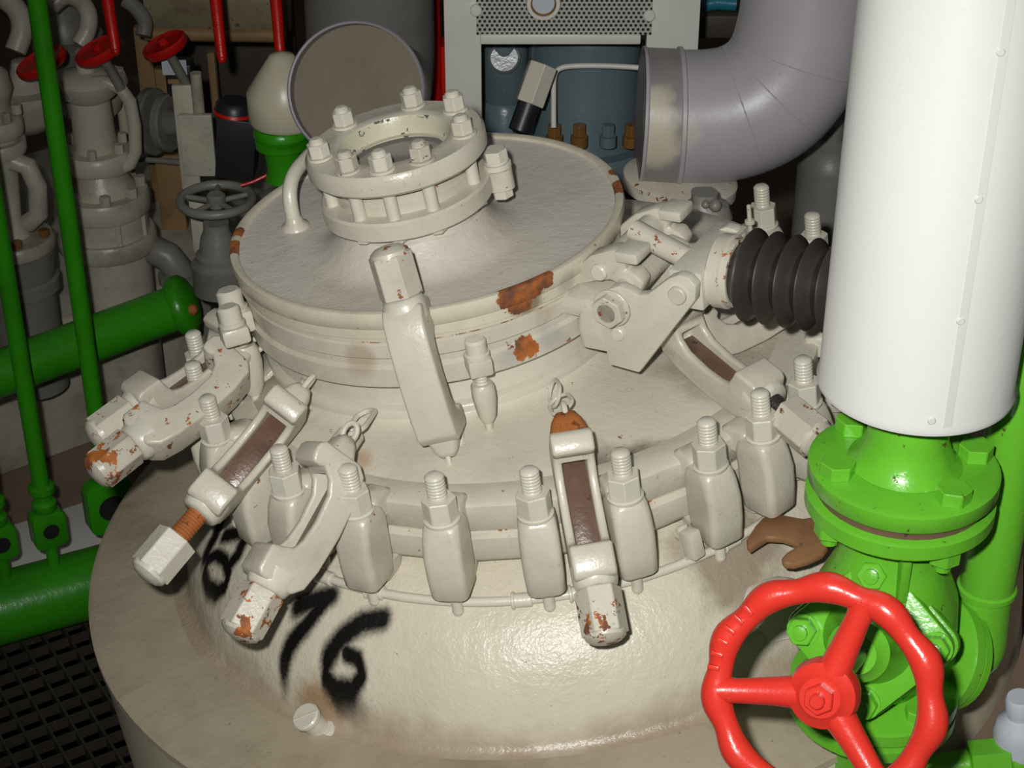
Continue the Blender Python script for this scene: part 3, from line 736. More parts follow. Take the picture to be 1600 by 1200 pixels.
# lid lugs (two hooked arms) and hinge shaft belong to the lid hinge
lugs = thing('lid_hinge', 'two cream hooked lid arms joined by a hinge shaft', 'hinge', VM @ HM)
lo = [(905, 412), (930, 392), (962, 383), (995, 386), (1008, 391), (1003, 402), (985, 407), (982, 416), (1000, 421), (1012, 436), (1008, 452), (996, 460), (982, 452), (975, 440), (962, 432), (945, 432), (925, 436), (908, 440)]
Y1, Y2 = 0.045, 0.155
lp = [H(px, py, Y1) for px, py in lo]; lp = [(p.x, p.z) for p in lp]
B().prism(lp, .024, m_xz @ T(0, 0, -Y1 - .012), .004).obj('arm', 'cream', lugs)
B().prism(lp, .024, m_xz @ T(0, 0, -Y2 - .012), .004).obj('arm', 'cream', lugs)
for yy in (Y1, Y2):
    q = H(1000, 396, Y1); B().box((q.x - .006, yy - .006, q.z + .004), (.030, .036, .014), RY(0) , .003).obj('hook_nose', 'cream_clean', lugs)
    q = H(945, 417, Y1); B().cyl((q.x, yy - .018, q.z), (q.x, yy + .018, q.z), .0105, None, 18, .002).obj('bolt', 'cream_clean', lugs)
q = H(958, 412, Y1)
B().cyl((q.x, Y1, q.z), (q.x, Y2 - .01, q.z), .017, None, 24, .004).obj('shaft', 'cream_clean', lugs)
q2 = H(985, 442, Y1)
B().cyl((q2.x, Y1 - .03, q2.z), (q2.x, Y2 + .02, q2.z), .012, None, 20, .002).obj('cross_pin', 'cream_chip', lugs)
qs = H(972, 420, Y1)
# screw spindle from shaft to block
jack = thing('hinge_jack', 'screw jack with black rubber bellows behind the white pipe', 'jack', VM @ HM)
bc = [H(1042, 419, 0.015), H(1094, 433, 0.015), H(1095, 477, 0.015)]
x0, x1 = bc[0].x, bc[1].x; zt = (bc[0].z + bc[1].z) / 2; zb = zt - .048
B().box(((x0 + x1) / 2, .079, (zt + zb) / 2), (x1 - x0, .124, zt - zb), None, .003).obj('block', 'cream_clean', jack)
zc = (zt + zb) / 2 + .004; yc = .066
B().tube([(x0 - .075, yc + .012, zt + .008), (x0 - .03, yc + .004, zt - .004), (x0 + .01, yc, zt - .016)], .0135, 14).obj('spindle', 'cream_chip', jack)
def hl(prof, x, seg=48): return B().lathe(prof, Matrix(((0, 0, 1, x), (1, 0, 0, yc), (0, 1, 0, zc), (0, 0, 0, 1))), seg)
hl([(0, 0), (.040, 0), (.043, .002), (.043, .016), (.040, .018), (.040, .026), (0, .026)], x1 - .002).obj('collar', 'cream_chip', jack)
pr = [(0.036, 0.0)]; n = 9; pitch = .0245
for i in range(n):
    R_ = .0535 - .0004 * i; z0 = .004 + i * pitch
    pr += [(.037, z0), (.043, z0 + pitch * .22), (R_ - .003, z0 + pitch * .42), (R_, z0 + pitch * .50), (R_ - .001, z0 + pitch * .58), (.043, z0 + pitch * .80), (.037, z0 + pitch)]
hl(pr, x1 + .022, 56).obj('bellows', 'rubber', jack)
hl([(0, 0), (.042, 0), (.042, .03), (.02, .04), (.02, .06), (0, .06)], x1 + .022 + n * pitch).obj('end_housing', 'oldgrey', jack)

# pin and block seen past the bellows
q = L(1172, 352, 0.0)
o = thing('vent_pin', 'thin upright pin with small block behind the bellows', 'pin', VM @ T(q))
B().cyl((0, 0, -.09), (0, 0, .03), .004, .003, 10, .001).cyl((0, 0, .002), (0, 0, .008), .007, None, 12, .001).obj('pin', 'cream', o)
B().box((.02, .0, -.06), (.03, .02, .06), None, .002).obj('block', 'cream', o)
# ================================================================== WHITE PIPE, GREEN VALVE, RED HANDWHEEL
SV = 0.923                                         # the valve stands nearer than the vessel's lip
PC = W(1413, 722, 1.80)                            # centre of the upper green flange face
def P(z): return Vector((PC.x, PC.y, PC.z + z * SV))
S_ = Matrix.Scale(SV, 4)
Z = Vector((0, 0, 1))
lag = thing('lagged_pipe', 'tall white sheet-clad insulated pipe at the right', 'pipe', T(P(0.098)) @ S_)
RP = 0.1015
B().lathe([(0.05, 0.002), (RP - .004, 0.0), (RP + .0015, 0.002), (RP + .0025, .008), (RP, .013), (RP, 1.3), (0, 1.3)], None, 72).obj('cladding', 'white', lag)
sa = -1.50
B().lathe([(RP - .001, .012), (RP + .0012, .012), (RP + .0012, 1.3)], None, 3, sa, sa + .085).obj('seam_strip', 'white', lag)
for z in (.02, .135, .265, .41):
    a = sa + .02 if z > .05 else sa - .12
    c = Vector((RP * math.cos(a), RP * math.sin(a), z)); d = Vector((math.cos(a), math.sin(a), 0))
    B().cyl(c - d * .002, c + d * .002, .0048, .0042, 14, .001).obj('rivet', 'white', lag)
valve = thing('globe_valve', 'bright green flanged globe valve under the white pipe', 'valve', T(P(0)) @ S_)
fl1 = B().lathe([(.04, 0), (.098, 0), (.1035, -.003), (.1035, -.020), (.1, -.024), (.04, -.024)], None, 56)
fl1.lathe([(.0, .10), (.043, .10), (.044, .035), (.052, .012), (.062, .002), (.06, -.001)], None, 40)
up = thing('pipe_flange', 'green welding neck flange hanging below the white pipe', 'flange', T(P(0)) @ S_)
fl1.obj('flange', 'green', up)
B().lathe([(0, -.0235), (.093, -.0235), (.093, -.0375), (0, -.0375)], None, 40).obj('gasket', 'bore', up)
# valve flange and body
B().lathe([(.04, -.037), (.098, -.037), (.1035, -.040), (.1035, -.056), (.098, -.061), (.05, -.063)], None, 56).obj('top_flange', 'green', valve)
for bx, by in ((1317, 728), (1480, 762), (1510, 704), (1350, 672)):
    bq = Wz(bx, by, PC.z + .008) - PC; a = math.atan2(bq.y, bq.x)
    q = Vector((.080 * math.cos(a), .080 * math.sin(a), 0))
    B().hexa(q - Z * .0005, q + Z * .016, .0195, rot=a + .3, bev=.002).obj('bolt_head', 'green', up)
    B().hexa(q - Z * .080, q - Z * .061, .0185, rot=a, bev=.002).cyl(q - Z * .092, q - Z * .078, .0095, None, 14, .001).obj('nut', 'green', valve)
BC = Vector((0, 0, -0.222))                        # body centre
WC = (W(1285, 1086, 1.75 * SV) - P(0)) / SV                    # handwheel centre
n = (WC - BC).normalized()
B().lathe([(.056, -.05), (.054, -.095), (.062, -.130), (.080, -.175), (.084, -.215), (.080, -.25), (.066, -.28), (.055, -.30), (.05, -.32)], None, 48).obj('body', 'green', valve)
B().box((0, -.056, -.10), (.012, .03, .08), None, .004).obj('rib', 'green', valve)
mB = along(BC, n, (0, 0, 1))
B().lathe([(.066, 0), (.066, .058), (.07, .066), (.07, .07), (0, .07)], mB, 40).obj('bonnet_neck', 'green', valve)
def rsq(w, r, k=6):
    pts = []
    for cx, cy, a0 in ((w, w, 0), (-w, w, 90), (-w, -w, 180), (w, -w, 270)):
        for i in range(k + 1):
            a = math.radians(a0 + 90 * i / k); pts.append((cx + r * math.cos(a), cy + r * math.sin(a)))
    return pts
B().prism(rsq(.052, .022), .017, mB @ RZ(PI / 4 + .12) @ T(0, 0, .052), .003).obj('body_bonnet_flange', 'green', valve)
bf = B().prism(rsq(.050, .021), .015, mB @ RZ(PI / 4 + .12) @ T(0, 0, .071), .003).obj('bonnet_flange', 'green', valve)
for i in range(4):
    a = PI / 2 * i + .12; q = Vector((.0735 * math.cos(a), .0735 * math.sin(a), 0)); 
    B().lathe([(0, .086), (.0185, .086), (.0185, .089), (0, .089)], mB @ T(q), 20).hexa(mB @ (q + Z * .088), mB @ (q + Z * .104), .0165, rot=.2, bev=.002).lathe([(.009, .10), (.0085, .110), (0, .112)], mB @ T(q), 14).obj('bonnet_nut', 'green', valve)
D_ = (WC - BC).length
B().lathe([(.052, .085), (.044, .10), (.036, .125), (.034, .150), (.028, .155), (.022, .165), (0, .165)], mB, 32).obj('bonnet', 'green', valve)
B().lathe([(.012, .16), (.012, D_ + .01), (0, D_ + .012)], mB, 16).obj('stem', 'steel', valve)
# handwheel
hw = thing('handwheel', 'large red three-spoke handwheel with scalloped rim on the green valve', 'handwheel', T(P(0)) @ S_ @ along(WC, n, (0, 0, 1)))
pts = []; rad = []
NR = 132
for i in range(NR):
    a = 2 * PI * i / NR; k = math.cos(11 * a)
    r = .1055 + .0016 * k; pts.append((r * math.cos(a), r * math.sin(a), 0)); rad.append(.0142 + .0016 * k)
rim = B().tube(pts, .015, 16, True, rad).obj('rim', 'red', hw)
B().lathe([(0, -.03), (.030, -.03), (.034, -.022), (.036, -.008), (.033, .004), (.024, .009), (.020, .013), (0, .013)], None, 40).obj('hub', 'red', hw)
# spokes: directions taken in the wheel plane
hwm = hw.matrix_world.inverted()
for px, py in ((1332, 985), (1120, 1078), (1345, 1180)):
    r_ = ray(px, py); mw = hw.matrix_world; nn = (mw.to_3x3() @ Z)
    wp = CAM + r_ * ((mw.translation - CAM).dot(nn) / r_.dot(nn)); q = hwm @ wp; a = math.atan2(q.y, q.x)
    c, s = math.cos(a), math.sin(a)
    B().tube([(.02 * c, .02 * s, -.008), (.05 * c, .05 * s, -.006), (.085 * c, .085 * s, -.001), (.103 * c, .103 * s, 0)], .013, 14, False, [.0175, .0145, .0125, .0150]).obj('spoke', 'red', hw)
B().hexa((0, 0, .012), (0, 0, .022), .0155, rot=.1, bev=.002).cyl((0, 0, .02), (0, 0, .030), .0075, None, 16, .0015).obj('hub_nut', 'red', hw)
# raised letters on the left of the rim (worn casting marks)
for i, aa in enumerate([2.92, 3.05, 3.18, 3.31, 3.44, 3.57]):
    B().box((0, 0, 0), (.012, .0045, .004), RZ(0), .0008).obj('cast_mark', 'red', hw, Matrix.Translation((.108 * math.cos(aa - .45), .108 * math.sin(aa - .45), .0145)) @ RZ(aa - .45))
# bottom flange of the valve and stub
B().lathe([(.05, -.30), (.094, -.306), (.0985, -.309), (.0985, -.324), (.094, -.328), (.04, -.328)], None, 48).obj('bottom_flange', 'green', valve)
low = thing('lower_pipe', 'green pipe stub with bolted flange below the valve', 'pipe', T(P(-.33)) @ S_)
B().lathe([(.03, -.001), (.094, -.001), (.0985, -.004), (.0985, -.018), (.094, -.022), (.05, -.024), (.044, -.04), (.044, -.4), (0, -.4)], None, 48).obj('stub', 'green', low)
for i in range(4):
    a = .5 + PI / 2 * i; q = Vector((.078 * math.cos(a), .078 * math.sin(a), 0))
    B().hexa(q + Z * .024, q + Z * .039, .0165, rot=a, bev=.002).obj('nut', 'green', low)
# side outlet flange and the green riser behind
e0 = Vector((.86, .30, -.40)).normalized()
so = BC + Vector((0.02, .02, -.05))
B().lathe([(.05, 0), (.042, .05), (.044, .062), (.066, .066), (.070, .069), (.070, .082), (.066, .085), (0, .085)], along(so, Vector((.8, .30, -.40))), 40).obj('side_outlet', 'green', valve)
rb = W(1530, 985, 2.0); od = Vector((.8, .30, -.40)).normalized(); rc_ = P(0) + (so + od * .085) * SV
ris = thing('riser_pipe', 'green riser pipe curving down behind the globe valve', 'pipe', T(rb))
rr = .0295
up3 = Vector((0, 0, .95))
bend = []
pA = Vector((0, 0, .06)); pB = Vector((0, 0, -.03)); pC = (rc_ - rb)
for i in range(13):
    t = i / 12; bend.append(pA * (1 - t) ** 3 + Vector((0, 0, -.03)) * 3 * t * (1 - t) ** 2 + (pC + od * .07) * 3 * t * t * (1 - t) + pC * t ** 3)
B().tube([up3, Vector((0, 0, .5)), pA], rr, 28).obj('riser', 'green', ris)
B().tube(bend, rr * .98, 28).obj('elbow', 'green', ris)
B().lathe([(rr, -.005), (rr + .003, -.003), (rr + .003, .003), (rr, .005)], T(pA), 32).obj('weld', 'green', ris)
dd = (bend[-1] - bend[-3]).normalized()
B().lathe([(0, -.018), (.058, -.014), (.061, -.011), (.061, -.002), (.058, .0), (0, .003)], along(pC, dd), 40).obj('flange', 'green', ris)

# spanner lying beside the valve
zs = -0.172
wp = [(1168, 862), (1167, 853), (1180, 832), (1193, 818), (1218, 813), (1238, 817), (1255, 820), (1285, 815), (1305, 818), (1330, 824), (1420, 838), (1424, 846), (1330, 836), (1305, 842), (1296, 853), (1295, 863), (1285, 875), (1263, 885),
      (1240, 891), (1225, 890), (1221, 882), (1230, 873), (1247, 863), (1237, 855), (1222, 850), (1200, 849), (1190, 855), (1172, 867)]
q0 = L(1260, 845, zs)
q = [L(x, y, zs) - q0 for x, y in wp]
o = B().prism([(p.x, p.y) for p in q], .010, None, .003).obj('spanner', 'wrench')
tag(o, 'rust-brown open-ended spanner lying between vessel and green valve', 'spanner', None, VM @ T(q0))

# plate deck beside the vessel on the right
zd = -0.47
arcp = [(.640 * math.cos(a), .640 * math.sin(a)) for a in [math.radians(-62 + 75 * k / 14) for k in range(15)]]
dk = B().prism([(.32, -.95), (1.5, -.95), (1.5, .30)] + [(x, y) for x, y in arcp[::-1]], .02, T(0, 0, -.02), .002).obj('deck_plate', 'floorp')
tag(dk, 'stained brown deck plate right of the green valve', 'deck', None, VM @ T(0, 0, zd))
q = L(1592, 1200, zd)
bo = thing('bottle', 'small grey bottle in the lower right corner', 'bottle', VM @ T(q))
B().lathe([(0, 0), (.028, 0), (.030, .004), (.030, .060), (.025, .074), (.014, .082), (.014, .092), (0, .092)], None, 28).obj('body', 'paper', bo)
B().lathe([(0, .09), (.0165, .09), (.0165, .108), (.0145, .111), (0, .111)], None, 24).obj('cap', 'paper', bo)
q = L(1555, 1215, zd)
pf = thing('hose_coupling', 'green hose coupling at the bottom right edge', 'coupling', VM @ T(q))
B().hexa((-.03, 0, .026), (.015, 0, .026), .028, bev=.003).obj('nut', 'green', pf)
B().cyl((.015, 0, .026), (.04, 0, .026), .020, None, 20, .003).obj('nipple', 'green', pf)
B().cyl((-.028, 0, .026), (-.10, .0, .022), .018, None, 20, .003).obj('pipe', 'green', pf)
# ================================================================== THE ROOM
struct(B().box((0, 3.2, -.36), (7, 9, .1)).obj('floor', 'floordark'))
def slab(pts, z, h, name, mat):
    return B().prism([(p[0], p[1]) for p in pts], h, T(0, 0, z - h), .002).obj(name, mat)
fr = slab([(.30, .2), (3.4, .2), (3.4, 7.4), (-3.4, 7.4), (-3.4, 2.95), (-.9, 3.02), (.30, 2.7)], 0, .05, 'trim_deck', 'floorp'); struct(fr)
struct(B().box((0, 7.2, 1.6), (7, .1, 4.0)).obj('wall_back', 'wall'))
struct(B().box((-3.45, 3.2, 1.6), (.1, 8.1, 4.0)).obj('wall_left', 'wall'))
struct(B().box((3.45, 3.2, 1.6), (.1, 8.1, 4.0)).obj('wall_right', 'wall'))

# grating at the lower left, bar by bar
gr = thing('floor_grating', 'dark steel bar grating beside the foot of the vessel', 'grating', T(-1.25, 2.55, -.012))
yaw = math.radians(32)
rz = RZ(yaw)
bar = None
for i in range(26):
    o = B().box((0, 0, 0), (.005, .9, .03)) if bar is None else None
    if bar is None: bar = o.obj('bearing_bar', 'darksteel', gr)
    c = bar if i == 0 else bar.copy()
    if i: COL.objects.link(c)
    c.parent = gr; c.matrix_basis = rz @ T((i - 12.5) * .042, 0, 0)
bar = None
for i in range(20):
    if bar is None: bar = B().box((0, 0, 0), (1.08, .004, .022)).obj('cross_bar', 'darksteel', gr)
    c = bar if i == 0 else bar.copy()
    if i: COL.objects.link(c)
    c.parent = gr; c.matrix_basis = rz @ T(0, (i - 9.5) * .045, .002)
q = Wz(112, 838, .006)
o = B().box((0, 0, .003), (1.3, .20, .006), None, .001).obj('floor_plate', 'cabinet'); tag(o, 'light grey floor plate behind the green eye blocks', 'plate', None, T(q) @ RZ(yaw))

# green pipes at the left
U = Vector((math.cos(yaw), math.sin(yaw), 0))
g0 = Wz(-40, 962, .08); g1 = Wz(190, 898, .08); gd = (g1 - g0).normalized()
o = thing('green_pipe', 'thick green pipe on the floor behind the vessel at lower left', 'pipe', T(g0))
B().tube([gd * -1.0, gd * 0, gd * 1.6], .072, 28).obj('pipe', 'dkgreen', o)
def eye_valve(px, py, w, hole, label, top):
    a = Wz(px, py, .15)
    # foot: nearest point of the pipe axis
    s = (Vector((a.x, a.y, 0)) - Vector((g0.x, g0.y, 0))).dot(gd); f = g0 + gd * s
    t = thing('eye_rod', label, 'rod', T(f.x, f.y, .15))
    B().cyl((0, 0, -.01), (0, 0, .055), .012, None, 16).obj('stem', 'dkgreen', t)
    h = w * 1.25; zc = .05 + h / 2
    k = rsq(w / 2 - w * .2, w * .2)
    m = RZ(yaw) @ Matrix(((1, 0, 0, 0), (0, 0, -1, 0), (0, 1, 0, zc), (0, 0, 0, 1)))
    blk = B().prism([(x, y * 1.2) for x, y in k], .04, m @ T(0, 0, -.02), .004).obj('eye_block', 'dkgreen', t)
    c = Vector((0, 0, zc)); nrm = RZ(yaw) @ Vector((0, -1, 0))
    B().cyl(c + nrm * .005, c + nrm * .0215, hole, None, 24).obj('eye_hole', 'hole', t)
    z1 = zc + h / 2
    B().lathe([(.012, z1 - .01), (.024, z1 + .004), (.024, z1 + .018), (.017, z1 + .024), (.017, z1 + .036), (.025, z1 + .044), (.025, z1 + .056), (.0165, z1 + .06), (0, z1 + .06)], None, 20).obj('gland', 'dkgreen', t)
    B().cyl((0, 0, z1 + .05), (0, 0, top), .0165, None, 18).obj('rod', 'dkgreen', t)
eye_valve(92, 898, .066, .016, 'second green valve rod rising from an eye block at the left', 1.6)
eye_valve(186, 868, .094, .027, 'tall green valve rod with large eye block beside the vessel', 1.7)
eye_valve(18, 925, .064, .017, 'green eye block rod at the extreme left edge', 1.5)
g2 = W(-60, 606, 3.44); g3 = W(282, 478, 3.66); gd2 = (g3 - g2)
o = thing('green_pipe', 'upper green pipe with round end flange crossing the left', 'pipe', T(g2))
B().tube([gd2 * -.6, Vector((0, 0, 0)), gd2], .0465, 26).obj('pipe', 'dkgreen', o)
B().lathe([(0, -.01), (.06, -.01), (.063, -.006), (.063, .012), (.055, .022), (.03, .032), (0, .034)], along(gd2, gd2 + Vector((0, -.25, .1))), 32).obj('end_flange', 'dkgreen', o)
B().ball(gd2 + Vector((.03, -.035, .01)), .012, 10).obj('bolt', 'rust', o)

# cream plinth
b0 = Wz(0, 745, 0); b1 = Wz(150, 690, 0); bd = (b1 - b0).normalized(); bn = Vector((-bd.y, bd.x, 0))
o = B().box((0, .45, .17), (2.6, .9, .34), None, .01).obj('plinth', 'oldcream'); tag(o, 'long cream machine plinth behind the green rods', 'plinth', None, mat_from((b0 + b1) / 2 - bd * .3, bd, bn, Z))

# background valves: everything turns about a vertical axis
def zp(y, y0, dep): return (y0 - y) * dep / 2800 / CP
def stack(name, label, cat, px, y0, dep, steps, mat, seg=36):
    base = W(px, y0, dep); t = thing(name, label, cat, T(base)); k = dep / 2800
    for nm, pts in steps:
        pr = [(r * k, zp(y, y0, dep)) for r, y in pts]
        B().lathe(pr, None, seg).obj(nm, mat if isinstance(mat, str) else mat.get(nm, mat['*']), t)
    return t
def ringbolts(t, R_, z, n, r, mat, h=.02, a0=.3, nm='nut'):
    for i in range(n):
        a = a0 + 2 * PI * i / n
        q = Vector((R_ * math.cos(a), R_ * math.sin(a), z)); B().hexa(q, q + Z * h, r, bev=.001).obj(nm, mat, t)
d = 3.86; k = d / 2800
v1 = stack('strainer_valve', 'large old cream flanged valve with side yoke behind the green rods', 'valve', 172, 400, d,
   [('barrel', [(0, 600), (62, 600), (63, 385)]), ('lower_flange', [(50, 384), (74, 384), (76, 381), (76, 364), (73, 360), (50, 360)]), ('middle', [(66, 362), (66, 330)]),
    ('upper_flange', [(50, 330), (70, 330), (72, 327), (72, 306), (69, 302), (40, 302)]), ('cover', [(52, 303), (50, 292), (44, 284), (36, 268)]),
    ('gland_flange', [(20, 268), (52, 268), (54, 264), (54, 248), (50, 244), (20, 244)]), ('bonnet', [(32, 246), (30, 176), (42, 168), (48, 150), (40, 142), (14, 138), (12, 112), (0, 112)])], 'oldcream')
ringbolts(v1, 60 * k, zp(302, 400, d), 8, .012, 'oldcream', .02); ringbolts(v1, 44 * k, zp(244, 400, d), 6, .010, 'oldcream', .02, .6); ringbolts(v1, 64 * k, zp(360, 400, d), 8, .008, 'oldcream', .05, .5, 'stud')
yk = [(-10, 150), (30, 146), (52, 154), (64, 172), (67, 205), (64, 240), (54, 258), (32, 268), (5, 272)]
B().tube([(x * k, -20 * k, zp(y, 400, d)) for x, y in yk], 10 * k, 12).obj('yoke', 'oldcream', v1)
d = 3.72; k = d / 2800
v2 = stack('strainer_valve', 'old cream bolted valve at the left edge of the photo', 'valve', 22, 380, d,
   [('lower_body', [(0, 600), (52, 600), (54, 450), (62, 446), (62, 430), (54, 426)]), ('band', [(56, 430), (60, 410), (60, 392), (50, 388)]), ('flange', [(40, 386), (62, 386), (64, 382), (64, 372), (60, 368), (10, 366)]),
    ('neck', [(30, 370), (20, 352), (18, 340), (24, 270), (30, 250), (30, 246)]), ('cover_flange', [(20, 248), (40, 248), (42, 244), (42, 232), (40, 230), (30, 230), (30, 222), (40, 222), (42, 218), (42, 204), (38, 200), (20, 198)]),
    ('bonnet', [(30, 202), (26, 180), (34, 160), (30, 140), (16, 130), (0, 128)])], {'*': 'oldcream', 'band': 'oldgrey', 'lower_body': 'oldgrey'})
ringbolts(v2, 35 * k, zp(198, 380, d), 6, .011, 'oldcream', .02); ringbolts(v2, 52 * k, zp(366, 380, d), 6, .012, 'brass', .015, .9)
B().tube([(22 * k, -.02, zp(255, 380, d)), (44 * k, -.02, zp(262, 380, d)), (54 * k, -.02, zp(290, 380, d)), (50 * k, -.02, zp(330, 380, d)), (30 * k, -.02, zp(345, 380, d))], 15 * k, 14).obj('side_lobe', 'oldcream', v2)
def pipe_px(name, label, pts, dep, rpx, mat, cat='pipe', seg=18, d1=None):
    n = len(pts); P_ = [W(x, y, dep + ((d1 - dep) * i / (n - 1) if d1 else 0)) for i, (x, y) in enumerate(pts)]
    # smooth
    Q = []
    for i in range(n - 1):
        p0, p1, p2, p3 = P_[max(i - 1, 0)], P_[i], P_[i + 1], P_[min(i + 2, n - 1)]
        for s in range(5):
            t = s / 5; Q.append(.5 * ((2 * p1) + (p2 - p0) * t + (2 * p0 - 5 * p1 + 4 * p2 - p3) * t * t + (3 * p1 - p0 - 3 * p2 + p3) * t ** 3))
    Q.append(P_[-1]); o0 = Q[0].copy()
    o = thing(name, label, cat, T(o0))
    B().tube([q - o0 for q in Q], rpx * dep / 2800, seg).obj('pipe', mat, o)
    return o
p = pipe_px('bent_pipe', 'old cream bent pipe in the top left corner', [(-30, -20), (10, 0), (30, 22), (34, 50), (24, 80)], 3.7, 17, 'oldcream'); 
p = pipe_px('bent_pipe', 'old cream bent pipe between the first two red wheels', [(80, 10), (102, -6), (124, 0), (138, 22), (136, 48), (124, 70)], 3.75, 14, 'oldcream')
p = pipe_px('bent_pipe', 'short old cream bent pipe left of the third red wheel', [(196, 0), (214, 14), (226, 34), (224, 56)], 3.8, 12, 'oldgrey')
stack('valve_bonnet', 'lumpy old cream valve bonnet under the first red wheel', 'valve', 40, 150, 3.75, [('bell', [(0, 200), (30, 196), (50, 178), (58, 150), (46, 140), (30, 132), (20, 120), (14, 100), (0, 98)]), ('collar', [(40, 152), (62, 152), (64, 146), (62, 138), (30, 136)])], 'oldcream')
stack('valve_bonnet', 'lumpy old cream valve bonnet under the second red wheel', 'valve', 138, 130, 3.85, [('bell', [(0, 190), (24, 186), (48, 165), (56, 140), (44, 126), (28, 118), (16, 100), (0, 98)]), ('collar', [(40, 134), (60, 134), (62, 128), (58, 120), (30, 118)])], 'oldcream')
stack('valve_bonnet', 'old grey valve body behind the middle red wheel', 'valve', 100, 55, 4.0, [('bell', [(0, 110), (30, 105), (52, 80), (50, 40), (36, 20), (20, 0), (0, -4)]), ('collar', [(30, 62), (58, 62), (60, 54), (30, 50)])], 'oldgrey')
# red disc wheels
nw = c2w((-.36, -.74, -.56)).normalized()
for (px, py, w, lab) in ((65, 98, 42, 'dark red dished wheel behind the tall green rod'), (155, 80, 40, 'dark red dished wheel in the middle of three'), (258, 72, 37, 'dark red dished wheel above the white paper label')):
    dep = 3.56; kk = w * dep / 2800
    t = thing('dished_handwheel', lab, 'wheel', along(W(px, py, dep), nw), 'three red dished wheels')
    B().lathe([(0, .006), (kk * .3, .006), (kk * .7, .004), (kk * .8, .007), (kk * .92, .010), (kk, .006), (kk, -.004), (kk * .9, -.010), (0, -.012)], None, 40).obj('disc', 'dkred', t)
    B().hexa((0, 0, .004), (0, 0, .018), .010).obj('hub_nut', 'dkred', t)
    B().cyl((0, 0, -.09), (0, 0, -.01), .010, None, 14).obj('stem', 'oldgrey', t)
# red lever handles hanging down
for (x0, x1, y1, lab) in ((168, 181, 82, 'red hanging lever above the second red wheel'), (337, 347, 94, 'red hanging lever left of the cream bell'), (431, 439, 96, 'red hanging lever in front of the cream bell')):
    a = W(x1, y1, 3.3); 
    t = thing('red_lever', lab, 'lever', T(a), 'red levers hanging at the top')
    top = W(x0, 0, 3.3) - a
    B().tube([Vector((0, 0, 0)), top * .08, top, top * 2.0], .01, 14, False, [.0075, .0095, .0115, .013]).obj('lever', 'dkred', t)
    B().ball((0, 0, .002), .0082, 10).obj('tip', 'dkred', t)

# boards, brackets and boxes in the middle distance
def boxpx(name, label, cat, px, py, dep, wpx, hpx, th, mat, roll=0.0, yawb=0.0, extra=None, bev=.002):
    k = dep / 2800; c = W(px, py, dep)
    t = thing(name, label, cat, T(c) @ RZ(yawb) @ RY(roll))
    h = hpx * k / CP
    B().box((0, 0, 0), (wpx * k, th, h), None, bev).obj('body', mat, t)
    return t, k
for (px, py, w, h, lab) in ((222, 110, 26, 140, 'pale brown upright board behind the third red wheel'), (252, 180, 20, 150, 'narrow brown upright board left of the white bracket'), (262, 330, 40, 180, 'brown lower board behind the black handwheel'), (330, 130, 12, 100, 'thin brown slat in the dark behind the red lever')):
    c = W(px, py - h / 2, 4.3); o = B().box((0, 0, c.z / 2), (w * 4.3 / 2800, .03, c.z), None, .003).obj('board', 'wood'); tag(o, lab, 'board', None, T(c.x, c.y, 0))
boxpx('dark_panel', 'dark recess panel behind the hanging red levers', 'panel', 350, 110, 4.6, 230, 190, .03, 'wall')
t, k = boxpx('bracket_bar', 'flat cream bracket bar standing left of the black box', 'bracket', 292, 215, 3.5, 30, 150, .012, 'oldcream', .0)
B().box((18 * k, -.012, -.01), (52 * k, .014, 88 * k / CP), None, .002).obj('plate', 'oldcream', t)
B().cyl((22 * k, .01, .03), (22 * k, .01, .13), .011, None, 14).obj('rod', 'oldcream', t)
B().box((6 * k, .0, -.19), (26 * k, .012, .12), None, .002).obj('tail', 'oldcream', t)
t, k = boxpx('instrument_box', 'black instrument with white paper label under the red wheel', 'instrument', 282, 118, 3.66, 40, 40, .05, 'black')
B().box((0, .03, -.45), (.02, .02, .9)).obj('support_post', 'oldgrey', t)
B().box((-4 * k, -.027, .028), (38 * k, .003, 24 * k), None, 0).obj('label', 'paper', t)
B().box((0, -.027, -.002), (32 * k, .004, 7 * k), None, 0).obj('strip', 'wood', t)
t, k = boxpx('solenoid_box', 'black box with red-rimmed top beside the cream bell', 'instrument', 372, 222, 3.45, 60, 84, .08, 'black', .12)
B().lathe([(0, .03), (.028, .03), (.036, .022), (.038, 0), (0, 0)], T(-.01, 0, .055), 28).obj('cap', 'black', t)
B().lathe([(.037, .002), (.040, .006), (.038, .012)], T(-.01, 0, .055), 28).obj('red_band', 'dkred', t)
t = pipe_px('red_wire', 'thin red cable below the black box', [(376, 290), (395, 284), (412, 276), (424, 270)], 3.35, 2.5, 'dkred', 'cable', 8)
# black handwheel and its valve
c = W(338, 312, 3.4)
t = thing('black_handwheel', 'dark grey handwheel lying flat left of the lid', 'handwheel', T(c))
B().tube([(.068 * math.cos(a), .068 * math.sin(a), 0) for a in [2 * PI * i / 40 for i in range(40)]], .009, 10, True).obj('rim', 'oldgrey', t)
for i in range(5):
    a = 2 * PI * i / 5 + .4
    B().cyl((0, 0, -.004), (.066 * math.cos(a), .066 * math.sin(a), 0), .006, .005, 10).obj('spoke', 'oldgrey', t)
B().cyl((0, 0, -.015), (0, 0, .012), .018, None, 18, .003).obj('hub', 'oldgrey', t)
B().cyl((0, 0, -.08), (0, 0, -.012), .010, None, 14).obj('stem', 'brass', t)
stack('small_valve', 'old grey valve body under the dark handwheel', 'valve', 342, 400, 3.42, [('body', [(0, 450), (44, 450), (44, 410), (36, 404), (36, 396), (30, 392), (26, 372), (20, 360), (20, 350), (0, 350)])], 'oldgrey')
